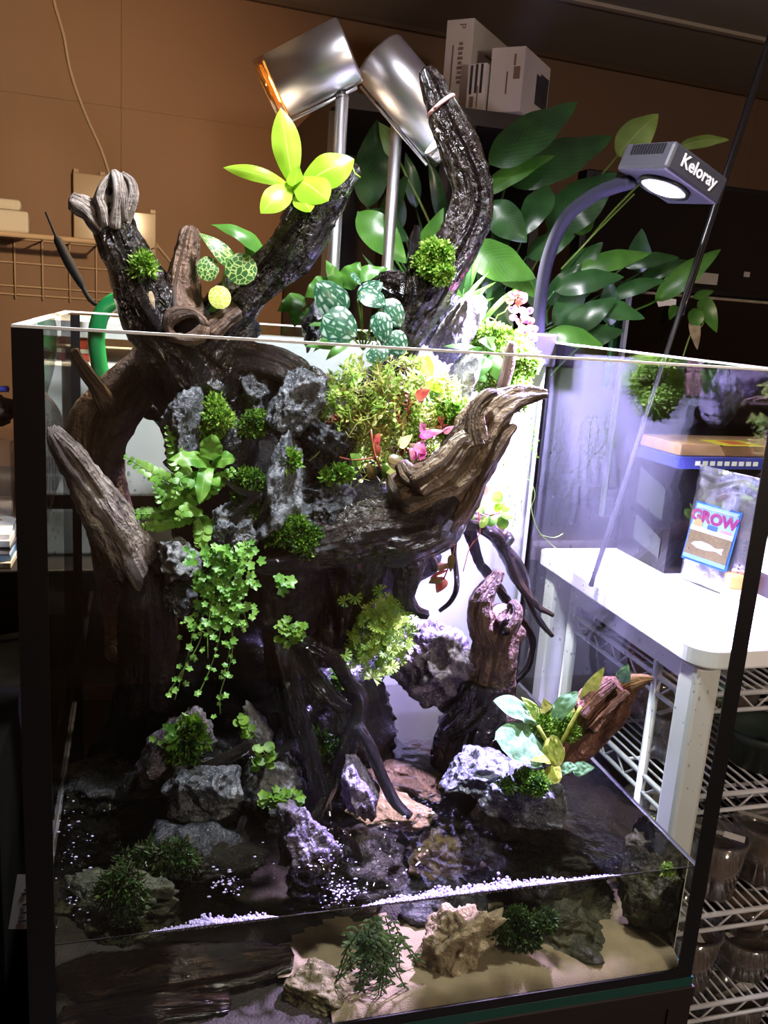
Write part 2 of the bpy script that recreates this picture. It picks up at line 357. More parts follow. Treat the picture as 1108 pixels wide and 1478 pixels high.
L_LILY = leafmat('lily_dark_green', (.012, .05, .012), (.03, .10, .025), .3, .2, 25, 'vein', (.06, .17, .05))
L_LILYL = leafmat('lily_light_green', (.05, .17, .02), (.10, .28, .04), .32, .3, 25, 'vein', (.14, .33, .08))
L_LILYY = leafmat('lily_pale_green', (.16, .28, .05), (.26, .40, .09), .35, .3, 25, 'mid', (.35, .45, .16))
L_NET = leafmat('netted_leaf', (.02, .10, .02), (.05, .18, .03), .4, .3, 40, 'net', (.42, .58, .18))
L_STRIPE = leafmat('silver_striped_leaf', (.012, .08, .04), (.03, .13, .06), .35, .25, 160, 'cell', (.38, .52, .44))
L_RED = leafmat('red_leaf', (.32, .035, .03), (.45, .16, .05), .4, .35, 120)
L_PINK = leafmat('pink_leaf', (.55, .06, .22), (.75, .30, .42), .4, .4, 120)
L_OLIVE = leafmat('olive_leaf', (.10, .12, .02), (.26, .13, .06), .35, .3, 80, 'mid', (.45, .14, .10))
L_FELT = leafmat('felted_pale_leaf', (.085, .19, .085), (.15, .28, .14), .95, .12, 260, 'vein', (.21, .34, .19), spec=.1)
L_FELTY = leafmat('felted_yellow_leaf', (.22, .26, .035), (.36, .37, .08), .95, .2, 160, spec=.1)
L_BROWN = leafmat('withered_leaf', (.22, .16, .08), (.40, .32, .18), .6, .2, 80)
L_WMOSS = leafmat('murky_water_moss', (.018, .022, .006), (.05, .06, .014), .6, .2, 60)
L_WEED = leafmat('dark_water_weed', (.015, .045, .008), (.05, .11, .02), .4, .3, 60)
# ================================================================== ROOM
Z0 = T0
X0, X1, YF = -1.7, 2.7, -2.3
def wy(x): return WALLP.y + math.tan(WA)*(x-WALLP.x)
MB().aabb(X0, X1, YF, 2.3, -.05, 0).build('floor', m_floor, kind='structure', smooth=False)
MB().aabb(X0, X1, YF, 2.3, ZC, ZC+.05).build('ceiling', m_ceil, kind='structure', smooth=False)
wb = thing('wall_back', None, None, (0, wy(0), 0), kind='structure')
RW = Matrix.Rotation(WA, 4, 'Z')
def wall_piece(xa, xb, za, zb, off0, off1, name, mat, parent):
    c = WALLP + WD*(((xa+xb)/2-WALLP.x)/math.cos(WA)) + WN*((off0+off1)/2)
    return MB().box((c.x, c.y, (za+zb)/2), ((xb-xa)/math.cos(WA), abs(off1-off0), zb-za), RW).build(name, mat, parent, smooth=False)
wall_piece(X0, X1, 0, ZC, -.03, -.05, 'wall_backing', m_wall, wb)
sx = UW(175, 120).x
seams = [X0, sx-.95, sx, sx+.95, sx+1.9, X1]
zs = UW(100, 145).z
for a, b in zip(seams[:-1], seams[1:]):
    for za, zb in ((0, zs), (zs, ZC)):
        wall_piece(a+.0004, b-.0004, za+.0003, zb-.0003, 0, -.03, 'wall_panel', m_wall, wb)
MB().aabb(X0-.05, X0, YF, 2.3, 0, ZC).build('wall_left', m_wall, kind='structure', smooth=False)
MB().aabb(X1, X1+.05, YF, 2.3, 0, ZC).build('wall_right', m_wall, kind='structure', smooth=False)
MB().aabb(X0, X1, YF-.05, YF, 0, ZC).build('wall_front', m_wall, kind='structure', smooth=False)
# trims under the ceiling and the rail across it
mb = MB(); c0 = WALLP + WD*-2.2 + WN*.008; c1 = WALLP + WD*2.0 + WN*.008
mb.box(((c0.x+c1.x)/2, (c0.y+c1.y)/2, ZC-.006), ((c1-c0).length, .016, .012), RW); mb.build('trim_1', plain('dark_trim', (.12, .075, .045), .6), kind='structure', smooth=False)
a = UZ(840, 0, 1.35); b_ = UZ(1108, 57, 1.35); d = (b_-a).normalized()
mb = MB(); p0 = a - d*1.5; p1 = b_ + d*.8
mb.box(((p0.x+p1.x)/2, (p0.y+p1.y)/2, ZC-.004), ((p1-p0).length, .018, .008), Matrix.Rotation(math.atan2(d.y, d.x), 4, 'Z')); mb.build('trim_2', plain('pale_ceiling_rail', (.5, .44, .38), .6), kind='structure', smooth=False)
# added fill lamp behind the viewer, lifting the room and the rack
t = thing('fill_lamp', 'round white fill lamp added out of view under the ceiling', 'lamp', (.95, -.95, ZC-.40))
MB().tube([(.95, -.95, ZC-.34), (.95, -.95, ZC-.002)], .004, 8).build('cord', m_blackm, t)
mb = MB(); mb.lathe([(.01, .06), (.10, .058), (.11, .04), (.10, .03), (.01, .03)], (.95, -.95, ZC-.40)); mb.build('lamp_base', m_white, t)
mb = MB(); mb.lathe([(.10, .03), (.095, .0), (.06, -.02), (.001, -.028)], (.95, -.95, ZC-.40)); mb.build('lamp_shade', plain('warm_diffuser', (.8, .7, .55), .5, emit=(1, .66, .36), es=1.2), t)
ld = bpy.data.lights.new('fill_bulb', 'POINT'); ld.energy = P_FILL; ld.color = (1, .80, .62); ld.shadow_soft_size = .08
lo = bpy.data.objects.new('fill_bulb', ld); COL.objects.link(lo); lo.parent = t; lo.location = (0, 0, -.16)
def Z(z): return z + T0
# white LED lamp hanging from the ceiling over the open tank
pc = Vector((.34, .04, Z0 + 1.14)); t = thing('pendant_lamp', 'white round tank lamp hanging from the ceiling above the open tank', 'lamp', pc)
MB().tube([pc + Vector((0, 0, .03)), Vector((pc.x, pc.y, ZC-.002))], .003, 8).build('cord', m_blackm, t)
MB().lathe([(.0001, .04), (.02, .038), (.06, .025), (.075, .0), (.07, .0), (.055, .02), (.0001, .028)], pc, E3, 36).build('lamp_shade', m_white, t)
MB().lathe([(.0001, .004), (.068, .004)], pc, E3, 36).build('diffuser', plain('lit_diffuser', (.9, .9, .95), .4, emit=(.95, .95, 1), es=6), t)
ld = bpy.data.lights.new('pendant_light', 'SPOT'); ld.energy = P_PEND; ld.color = (.94, .93, 1.0); ld.spot_size = math.radians(125); ld.spot_blend = .6; ld.shadow_soft_size = .05
lo = bpy.data.objects.new('pendant_light', ld); COL.objects.link(lo); lo.parent = t; lo.location = (0, 0, -.01); lo.rotation_euler = (.12, 0, 0)

# ================================================================== TANK
W, D, H, ZWAT = .600, .4474, .5941, .1264
g = .006
tk = thing('glass_tank', 'large open-top glass tank with black corner strips holding the planted wood landscape', 'fish tank', (W/2, D/2, T0))
def Z(z): return z + T0
def pane(n, *a): return MB().aabb(a[0], a[1], a[2], a[3], Z(a[4]), Z(a[5])).build(n, m_glass, tk, smooth=False)
fp = pane('front_pane', 0, W, 0, g, .010, H)
bp_ = pane('back_pane', 0, W, D-g, D, .010, H)
lp = pane('left_pane', 0, g, g, D-g, .010, H)
rp = pane('right_pane', W-g, W, g, D-g, .010, H)
MB().aabb(-.002, W+.002, -.002, D+.002, Z(0), Z(.010)).build('bottom_pane', m_teal, tk, smooth=False)
m_rim = plain('ground_glass_edge', (.82, .86, .88), .5)
for nm, a in (('rim_edge', (0, W, 0, g)), ('rim_edge', (0, W, D-g, D)), ('rim_edge', (0, g, g, D-g)), ('rim_edge', (W-g, W, g, D-g))):
    MB().aabb(*a, Z(H), Z(H+.0018)).build(nm, m_rim, tk, smooth=False)
# black strips: two flat bands at each corner
sw = .0195
for (xa, xb) in ((0, sw), (W-.0165, W)):
    MB().aabb(xa, xb, -.0012, -.0001, Z(0), Z(H)).build('corner_strip', m_black, tk, smooth=False)
for (xa, xb) in ((g, .016), (W-.010, W-g)):
    MB().aabb(xa, xb, D-g-.0015, D-g, Z(.011), Z(H-.002)).build('corner_strip', m_black, tk, smooth=False)
MB().aabb(W-g-.0015, W-g, D-g-.008, D-g, Z(.011), Z(H-.002)).build('corner_strip', m_black, tk, smooth=False)
MB().aabb(0, W, -.0015, -.0001, Z(0.008), Z(.020)).build('bottom_strip', m_black, tk, smooth=False)
MB().aabb(W-.03, W-g, g, D-g, Z(.0105), Z(.012)).build('bottom_strip', m_black, tk, smooth=False)
for (xa, xb) in ((0+g, g+.0015),): MB().aabb(xa, xb, g+.0015, .022, Z(.011), Z(H-.002)).build('corner_strip', m_black, tk, smooth=False)
# the side glass below the water line mirrors the pool (total reflection in the water)
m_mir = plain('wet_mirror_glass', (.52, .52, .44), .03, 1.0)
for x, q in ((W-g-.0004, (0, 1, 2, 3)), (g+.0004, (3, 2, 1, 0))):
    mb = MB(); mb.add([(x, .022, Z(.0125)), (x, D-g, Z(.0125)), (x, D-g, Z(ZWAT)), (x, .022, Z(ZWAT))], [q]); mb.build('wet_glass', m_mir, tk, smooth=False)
# droplets on the panes
rnd = random.Random(3)
def droplets(n, fn, parent, axis):
    mb = MB()
    ico = ICO2
    for i in range(n):
        p = fn(); r = rnd.choice((.0006, .0008, .0010, .0014, .0018))
        s = np.array([r, r, r*rnd.uniform(1, 1.9)]); s[axis] = r*.5
        mb.add(ico[0]*s + np.array(p), ico[1])
    return mb.build('droplets', m_drop, parent, kind='stuff')
bm = bmesh.new(); bmesh.ops.create_icosphere(bm, subdivisions=2, radius=1); ICO2 = (np.array([v.co[:] for v in bm.verts]), np.array([[v.index for v in f.verts] for f in bm.faces])); bm.free()
def icos(n):
    bm = bmesh.new(); bmesh.ops.create_icosphere(bm, subdivisions=n, radius=1); r = (np.array([v.co[:] for v in bm.verts]), np.array([[v.index for v in f.verts] for f in bm.faces])); bm.free(); return r
ICO = {k: icos(k) for k in (3, 4, 5, 6)}
m_drop = thinglass('water_drop', (.82, .84, .86), .08)
droplets(110, lambda: (rnd.uniform(.005, .09), D-g-.0004, Z(rnd.uniform(.22, .43))), bp_, 1)
droplets(260, lambda: (W-g-.0004, rnd.uniform(.03, .43), Z(rnd.triangular(.16, .5, .26))), rp, 0)
# white sheet behind the glass
mb = MB(); mb.aabb(.15, W-.004, D+.004, D+.007, Z(.02), Z(H-.012))
mb.build('backing_sheet', m_sheet, label='white plastic sheet standing behind the tank back pane', cat='backing sheet', smooth=False)
# stand
cb = thing('tank_stand', 'black open-front stand under the glass tank', 'stand', (W/2, D/2, 0))
for nm, a in (('top_board', (-.005, W+.005, -.004, D+.01, T0-.022, T0)), ('side_board', (-.005, .02, -.002, D+.01, 0, T0-.022)), ('side_board', (W-.02, W+.005, -.002, D+.01, 0, T0-.022)),
              ('back_board', (.02, W-.02, D, D+.01, .0, T0-.022)), ('shelf', (.02, W-.02, .01, D, .33, .35)), ('bottom_board', (.02, W-.02, .01, D, 0, .02)), ('rail', (.02, W-.02, 0, .015, T0-.052, T0-.022))):
    MB().aabb(*a).build(nm, m_darkwood if nm != 'shelf' else m_blackm, cb, smooth=False, bevel=.001)
# sand
nx, ny = 90, 66
gx, gy = np.meshgrid(np.linspace(g+.001, W-g-.001, nx), np.linspace(g+.0012, D-g-.001, ny), indexing='ij')
gz = .022 + .016*np.clip((gy-.05)/.3, 0, 1) + .004*fbm(np.stack([gx*14, gy*14, gx*0], -1).reshape(-1, 3), 3).reshape(nx, ny)
gz = np.minimum(gz, .060); gz[:, 0] = .0135 + .004*np.clip((gx[:, 0]-.3)/.3, 0, 1)*0
gz[gy < .02] = np.minimum(gz[gy < .02], .020)
V = np.stack([gx, gy, gz+T0], -1).reshape(-1, 3); i, j = np.meshgrid(np.arange(nx-1), np.arange(ny-1), indexing='ij')
F = np.stack([i*ny+j, (i+1)*ny+j, (i+1)*ny+j+1, i*ny+j+1], -1).reshape(-1, 4)
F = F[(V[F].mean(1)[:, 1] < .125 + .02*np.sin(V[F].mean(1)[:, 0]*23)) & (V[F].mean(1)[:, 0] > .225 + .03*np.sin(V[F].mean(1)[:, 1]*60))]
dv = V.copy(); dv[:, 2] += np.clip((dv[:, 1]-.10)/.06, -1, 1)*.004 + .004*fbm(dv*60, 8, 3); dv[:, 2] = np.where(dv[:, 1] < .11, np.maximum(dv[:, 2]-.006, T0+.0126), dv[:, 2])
mb = MB(); mb.add(dv, np.stack([i*ny+j, (i+1)*ny+j, (i+1)*ny+j+1, i*ny+j+1], -1).reshape(-1, 4)); mb.build('shaded_floor', plain('shaded_sand', (.013, .010, .007), .7, var=.6, scale=90, bump=1, bscale=420), label='sand at the rear and left of the pool bottom, darkened for shade', cat='soil', kind='stuff')  # dark colour stands for the shade on the rear and left bottom
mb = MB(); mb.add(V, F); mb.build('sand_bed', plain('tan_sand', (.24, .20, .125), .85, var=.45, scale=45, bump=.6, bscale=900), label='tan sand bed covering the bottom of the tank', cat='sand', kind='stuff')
# water surface with ripples round the waterfall
nx, ny = 220, 160
gx, gy = np.meshgrid(np.linspace(g+.0005, W-g-.0005, nx), np.linspace(g+.0005, D-g-.0005, ny), indexing='ij')
pts = np.stack([gx*38, gy*38, gx*0], -1).reshape(-1, 3)
src = [(.25, .10, .0042), (.31, .14, .0024), (.10, .33, .0012), (.07, .14, .0010)]
amp = .0003 + sum(a*np.exp(-((gx-x)**2+(gy-y)**2)/.0065) for x, y, a in src)
gz = ZWAT + amp*fbm(pts*2.0, 21, 3).reshape(nx, ny)
for x, y, a in src: gz += a*.5*np.sin(np.hypot(gx-x, gy-y)*330)*np.exp(-np.hypot(gx-x, gy-y)/.05)
V = np.stack([gx, gy, gz+T0], -1).reshape(-1, 3); i, j = np.meshgrid(np.arange(nx-1), np.arange(ny-1), indexing='ij')
F = np.stack([i*ny+j, (i+1)*ny+j, (i+1)*ny+j+1, i*ny+j+1], -1).reshape(-1, 4)
mb = MB(); mb.add(V, F); mb.build('water', m_water, label='clear rippling water filling the foot of the tank', cat='water', kind='stuff')
mb = MB(); zm = Z(ZWAT)
for a, b in (((.0, g), (W, g)), ((W-g, g), (W-g, D-g)), ((g, g), (g, D-g))):
    n = Vector((-(b[1]-a[1]), b[0]-a[0], 0)).normalized(); s_ = 1 if (Vector((W/2, D/2, 0))-Vector((a[0], a[1], 0))).dot(n) > 0 else -1; n = n*s_
    P = [Vector((a[0], a[1], zm))+n*.0001, Vector((b[0], b[1], zm))+n*.0001]
    mb.add([tuple(P[0]+Vector((0, 0, .0022))), tuple(P[1]+Vector((0, 0, .0022))), tuple(P[1]+n*.0007+Vector((0, 0, .0006))), tuple(P[0]+n*.0007+Vector((0, 0, .0006))), tuple(P[1]+n*.003), tuple(P[0]+n*.003)], [(0, 1, 2, 3), (3, 2, 4, 5)])
mb.build('water_edge', plain('wet_meniscus', (.10, .10, .11), .12, spec=1.0), label='bright thin water edge climbing the glass all round the pool', cat='water', kind='stuff')
# foam along the front pane
m_foam = plain('foam', (.40, .35, .56), .2, spec=.7)
def foam(a, b, n, thick, label, seed):
    r = random.Random(seed); mb = MB()
    for k in range(n):
        t = r.random(); x = a[0]+(b[0]-a[0])*t; w = math.sin(math.pi*t)**.5*(.55+.45*float(vn(np.array([[x*45, seed, 0.]]), 3)[0])+.2)
        s = r.choice((.0004, .0006, .0006, .0008, .0012))*(.5+.8*max(0, w))
        mb.add(ICO2[0]*s + np.array([x, g+.0008+s+abs(r.gauss(0, 1))*thick*w*1.1, Z(ZWAT)+s*.3+r.uniform(-.0014, .0016)*w]), ICO2[1])
    mb.build('foam_line', m_foam, label=label, cat='foam', kind='stuff')
xa, xb = U(215, 1350, g).x, U(402, 1334, g).x
foam((xa,), (xb,), 1500, .0035, 'short violet-white foam line on the water, ending below the thin dark root', 1)
xa, xb = U(520, 1318, g).x, U(900, 1268, g).x
foam((xa,), (xb,), 3000, .0045, 'long violet-white foam line on the water in front of the tan limestone', 2)

def bubbles(px, py, rx, ry, n, label, seed):  # pale violet bubbles, also standing for the glints on the splash
    r = random.Random(seed); mb = MB(); V, F = ICO2
    for k in range(n):
        p = UZ(px + r.gauss(0, rx), py + r.gauss(0, ry), ZWAT); s = r.choice((.0004, .0005, .0007, .0010))
        if g+.003 < p.y < D-.02: mb.add(V*np.array([s*r.uniform(.8, 2), s, s*.8]) + np.array(p) + np.array([0, 0, s*.3+.0006]), F)
    mb.build('bubbles', m_foam, label=label, cat='bubbles', kind='stuff')
bubbles(455, 1225, 26, 16, 120, 'white bubbles and painted glints where the water trickles over the splashed violet stone', 4)
bubbles(495, 1290, 16, 12, 90, 'loose bubbles and painted glints floating between the two foam lines', 5)
bubbles(325, 1275, 12, 10, 50, 'few bubbles and painted glints around the tip of the thin sunken root', 6)
bubbles(112, 1240, 14, 60, 70, 'glints of small bubbles along the left glass', 7)
bubbles(600, 1172, 12, 6, 30, 'bubbles round the end of the long glossy root', 8)
# ================================================================== LAMPS
def spot(name, P, d, energy, color, angle, radius, parent, blend=.6):
    l = bpy.data.lights.new(name, 'SPOT'); l.energy = energy; l.color = color; l.spot_size = math.radians(angle); l.spot_blend = blend; l.shadow_soft_size = radius
    o = bpy.data.objects.new(name, l); COL.objects.link(o); o.parent = parent; o.location = Vector(P)-WL[parent.name]
    o.rotation_mode = 'QUATERNION'; o.rotation_quaternion = Vector(d).to_track_quat('-Z', 'Y'); return o
# clip-on grow lamp
gn = [U(776, 494, .452), U(779, 440, .452), U(790, 375, .445), U(814, 318, .42), U(850, 286, .385), U(884, 270, .355), U(912, 262, .33)]
cl = thing('grow_lamp', 'black clip-on lamp with gooseneck and round violet-white lens lettered Keloray', 'lamp', gn[0])
pn = U(960, 243, .26); pa = U(888, 245, .335); pb = U(1033, 297, .285)
A = pa-pn; B = pb-pn; B = B - A*(B.dot(A)/A.dot(A)); C = A.cross(B).normalized()
if C.z < 0: C = -C
th_ = .031
m_lampb = plain('dark_grey_housing', (.035, .035, .045), .45, bump=.1)
mb = MB(); q = [pn, pn+A, pn+A+B, pn+B]; mb.add([tuple(v) for v in q] + [tuple(v+C*th_) for v in q], [(0, 1, 2, 3), (7, 6, 5, 4), (0, 4, 5, 1), (1, 5, 6, 2), (2, 6, 7, 3), (3, 7, 4, 0)])
hd = mb.build('lamp_head', m_lampb, cl, smooth=False, bevel=.004)
An, Bn = A.normalized(), B.normalized()
outA = -Bn; outB = -An     # face spanned by A looks along -B, face spanned by B looks along -A
for k in range(13):
    c = pn + A*(.18+.62*k/12) + C*(th_*.72) + outA*.0004
    mb = MB(); mb.box(c, (.0022, .0012, .011), Matrix((An, Bn, C)).transposed()); mb.build('vent_slot', m_black, hd, smooth=False)
text('lettering', 'Keloray', .019, pn + B*.50 + C*(th_*.56) + outB*.0006, Bn, outB, plain('white_print', (.8, .8, .82), .5), hd, bold=.0004)
lc = pn + A*.5 + B*.46
mb = MB(); mb.lathe([(.030, .0), (.030, .004), (.0265, .004), (.0255, .0)], lc + C*-.004, C, 40, closed=True); mb.build('lens_ring', m_black, hd)
mb = MB(); mb.lathe([(.0001, -.0065), (.012, -.006), (.020, -.0045), (.026, -.001)], lc, C, 40); mb.build('lens', plain('lit_lens', (.9, .85, 1), .3, emit=(.93, .86, 1.0), es=9), hd)
spot('grow_light', lc - C*.012, -C, P_GROW, (.56, .43, 1.0), 93, .02, cl, 1.0)
mb = MB(); mb.tube(gn, .0082, 14, step=.006); mb.build('gooseneck', plain('rubber_gooseneck', (.012, .012, .022), .75, spec=.15), cl)
mb = MB(); c = U(778, 497, .449); mb.aabb(c.x-.017, c.x+.017, D-.018, D+.020, Z(H-.030), Z(H+.012)); 
mb.build('clamp', m_blackm, cl, smooth=False, bevel=.003)
# two chrome spot lamps on poles
def chrome(name, label, back, front, r, pole_top, pole_x, Yp, energy, color, angle, grp, aim=None):
    ax = (front-back).normalized(); Ln = (front-back).length
    base = Vector((pole_x.x, pole_x.y, Z(.29)))
    t = thing(name, label, 'lamp', base)
    mb = MB(); mb.lathe([(.0001, 0), (r*.96, 0), (r, .003), (r, Ln*.87), (r*.96, Ln*.872), (r*.96, Ln*.88), (r*.94, Ln*.8), (r*.9, .02)], back, ax, 48); bd = mb.build('lamp_body', m_chrome, t)
    mb = MB(); mb.lathe([(r*.97, Ln*.875), (r*.995, Ln*.88), (r*.995, Ln), (r*.90, Ln), (r*.90, Ln*.88)], back, ax, 48, closed=True); mb.build('front_ring', thinglass('amber_ring', (.95, .72, .42) if color[2] < .6 else (.8, .8, .84), .08, .05), t)
    mb = MB(); mb.lathe([(.0001, Ln*.86), (r*.88, Ln*.86)], back, ax, 36); mb.build('reflector', plain('lit_reflector_'+name, (.9, .8, .6), .3, emit=color, es=14), t)
    spot('bulb', front - ax*(Ln*.05), aim or ax, energy, color, angle, r*.45, t, .5)
    mb = MB(); mb.tube([pole_top + (back-pole_top)*.0, Vector((pole_top.x, pole_top.y, Z(.30)))], .0078, 18); mb.build('pole', m_chrome, t)
    dn = Vector((0, 0, -1)); jo = back + ax*(Ln*.28) + (dn - ax*dn.dot(ax)).normalized()*r
    mb = MB(); mb.tube([jo + Vector((0, 0, .006)), jo*.5+pole_top*.5, pole_top-Vector((0, 0, .004))], [.007, .006, .0085], 12); mb.build('joint', m_blackm, t)
    # hinge rail below the body
    o_ = (dn - ax*dn.dot(ax)).normalized()*(r+.003); mb = MB(); mb.tube([back+ax*.01+o_, back+ax*(Ln*.95)+o_], .0022, 8); mb.build('rail', m_chrome, t)
    mb = MB(); mb.box((pole_x.x, pole_x.y, Z(.2962)), (.04, .04, .012)); mb.build('foot', m_blackm, t, smooth=False, bevel=.002)
    return t
chrome('chrome_spot_lamp', 'shiny steel spot lamp tilted towards the tan wall, above the lime leaves', U(505, 72, .50), U(386, 133, .53), .038, U(494, 138, .50), U(494, 138, .50), .50, P_WARM, (1, .72, .42), 165, None, Vector((-.60, .55, -.42)))
chrome('chrome_spot_lamp', 'steel spot lamp tilted down behind the rubber-banded branch', U(546, 82, .54), U(655, 212, .50), .036, U(574, 160, .54), U(574, 160, .54), .53, P_COOL, (1.0, .95, .92), 84, None, Vector((.10, -.35, -.9)))

# ================================================================== TABLE AND RACK (right of the tank)
ZT = .289
tb = thing('white_table', 'white table with rounded corner and square legs beside the tank', 'table', (.95, .33, 0))
x0, y0, y1, xr = .66, .138, .542, 1.35
pts2 = []
def arc(cx, cy, r, a0, a1): return [(cx+r*math.cos(math.radians(a0+(a1-a0)*k/8)), cy+r*math.sin(math.radians(a0+(a1-a0)*k/8))) for k in range(9)]
out = arc(x0+.03, y0+.03, .03, 180, 270) + [(xr, y0), (xr, y1)] + arc(x0+.012, y1-.012, .012, 90, 180)
n = len(out); mb = MB()
mb.add([(x, y, Z(ZT)) for x, y in out] + [(x, y, Z(ZT-.024)) for x, y in out], [list(range(n)), list(range(2*n-1, n-1, -1))] + [(k, k+n, (k+1) % n+n, (k+1) % n) for k in range(n)])
mb.build('tabletop', m_whitetop, tb, smooth=False, bevel=.003)
for (x, y) in ((x0+.008, y0+.012), (x0+.008, y1-.046), (xr-.06, y0+.012), (xr-.06, y1-.046)):
    MB().aabb(x, x+.034, y, y+.034, 0, Z(ZT-.024)).build('leg', m_white, tb, smooth=False, bevel=.006)
MB().aabb(x0+.03, x0+.045, y0+.062, y1-.062, Z(ZT-.062), Z(ZT-.024)).build('apron', m_white, tb, smooth=False)
# wire rack under the table
rk = thing('wire_rack', 'white coated wire rack with five shelves under the white table', 'rack', (.95, .36, 0))
RX0, RX1, RY0, RY1 = .698, 1.28, .202, .48
SH = [.205, .070, -.103, -.243, -.385]
def wire_shelf(z):
    sh = None
    mb = MB()
    for (a, b) in (((RX0, RY0), (RX1, RY0)), ((RX0, RY1), (RX1, RY1)), ((RX0, RY0), (RX0, RY1)), ((RX1, RY0), (RX1, RY1))):
        mb.tube([(a[0], a[1], Z(z)), (b[0], b[1], Z(z))], .0036, 8); mb.tube([(a[0], a[1], Z(z-.022)), (b[0], b[1], Z(z-.022))], .003, 8)
    sh = mb.build('shelf', m_wire, rk)
    k = 0; x = RX0+.012
    while x < RX1:
        MB().tube([(x, RY0, Z(z+.003)), (x, RY1, Z(z+.003))], .0016, 5).build('shelf_wire', m_wire, sh); x += .014 if x < 1.0 else .03
    mb = MB(); x = RX0; s = 1
    while x < RX1: mb.tube([(x, RY0, Z(z-.011 - .011*s)), (x+.025, RY0, Z(z-.011 + .011*s))], .0015, 5); x += .025; s = -s
    y = RY0
    while y < RY1: mb.tube([(RX0, y, Z(z-.011 - .011*s)), (RX0, y+.025, Z(z-.011 + .011*s))], .0015, 5); y += .025; s = -s
    mb.build('truss', m_wire, sh)
    for yy in (RY0+.1, RY0+.2): MB().tube([(RX0, yy, Z(z-.001)), (RX1, yy, Z(z-.001))], .0024, 6).build('cross_bar', m_wire, sh)
for z in SH: wire_shelf(z)
for (x, y) in ((RX0, RY1), (RX1, RY0), (RX1, RY1)): MB().tube([(x, y, 0), (x, y, Z(.25))], .009, 12).build('post', m_wire, rk)
MB().tube([(RX0, RY0+.06, 0), (RX0, RY0+.06, Z(.25))], .006, 12).build('post', m_wire, rk)
# plastic tubs with soil on the shelves
m_soil = plain('brown_soil', (.11, .068, .045), .95, var=.5, scale=120, bump=1, bscale=500)
m_tape = plain('paper_tape', (.42, .40, .37), .7)
def tub(c, r, h, label, ang, soil=.7, filled=True, lid=True, grp='lidded plastic tubs on the rack'):
    t = thing('plastic_tub', label, 'tub', c, grp)
    mb = MB(); mb.lathe([(r*.80, 0), (r, h), (r*.985, h), (r*.785, .002)], c, E3, 32, closed=True); mb.build('tub_body', m_plastic, t)
    if filled:
        mb = MB(); mb.lathe([(.0001, .002), (r*.775, .002), (r*(.785+.19*soil), h*soil), (r*.5, h*soil+.002), (.0001, h*soil)], c, E3, 28); mb.build('soil', m_soil, t)
    if lid:
        mb = MB(); mb.lathe([(r*1.05, h-.004), (r*1.06, h+.002), (r*.96, h+.003), (r*.95, h+.0005), (.0001, h+.0005)], c, E3, 36); ld_ = mb.build('lid', m_plastic, t)
        Rz = Matrix.Rotation(ang, 4, 'Z'); mb = MB(); mb.box((c[0], c[1], c[2]+h+.0032), (r*1.7, .009, .0006), Rz); mb.build('tape_strip', m_tape, ld_, smooth=False)
        o_ = Rz @ Vector((r*.5, .0, 0)); mb = MB(); mb.box((c[0]+o_.x, c[1]+o_.y, c[2]+h+.0037), (.026, .015, .0005), Rz); mb.build('paper_label', m_paper, ld_, smooth=False)
    return t
z2, z3, z4 = Z(SH[1])+.0046, Z(SH[2])+.0046, Z(SH[3])+.0046
SL = 'clear lidded tub of soil with taped lid on the rack'
z5 = Z(SH[4])+.0046
TL = {(.737, 'third from top'): 'narrowest lidded soil tub in the row on the rack shelf third from top', (.893, 'fourth from top'): 'low wide lidded soil tub carrying a small open tub on its lid'}
for (x, y, r, z, h, lv, an) in ((.815, .245, .038, z3, .08, 'third from top', -.75), (.902, .262, .042, z3, .08, 'third from top', -.75), (.737, .243, .034, z3, .08, 'third from top', .4), (.778, .336, .042, z3, .08, 'third from top', .9), (.995, .27, .042, z3, .08, 'third from top', .9),
                                (.80, .25, .042, z4, .08, 'fourth from top', 1.35), (.893, .25, .042, z4, .056, 'fourth from top', .1), (.845, .346, .040, z4, .08, 'fourth from top', .3), (.99, .27, .042, z4, .08, 'fourth from top', -.3), (.912, .27, .042, z5, .08, 'lowest of all', .2), (.81, .27, .042, z5, .08, 'lowest of all', .8)):
    tub((x, y, z), r, h, TL.get((x, lv), SL+' shelf '+lv), an)
tub((.888, .254, z4+.0605), .031, .042, 'small open tub heaped with brown soil standing on another tub lid', 0, .97, True, False, None)
# dark pot on the second shelf
t = thing('dark_pot', 'round dark green pot with thick rim on the wire rack', 'pot', (.868, .262, z2))
mb = MB(); mb.lathe([(.0001, 0), (.036, 0), (.046, .040), (.051, .041), (.051, .050), (.045, .050), (.043, .036), (.0001, .034)], (.868, .262, z2), E3, 32); mb.build('pot_body', plain('dark_green_plastic', (.02, .032, .026), .4), t)
mb = MB(); mb.box((.862, .225, z2+.0505), (.022, .012, .0008), Matrix.Rotation(.2, 4, 'Z')); mb.build('paper_label', m_tape, t, smooth=False)
for k, (x, y) in enumerate(((.76, .30), (.80, .41), (.98, .27), (.93, .40))):
    tub((x, y, z2), .040, .06, SL+' shelf second from top', .3+k, .6)

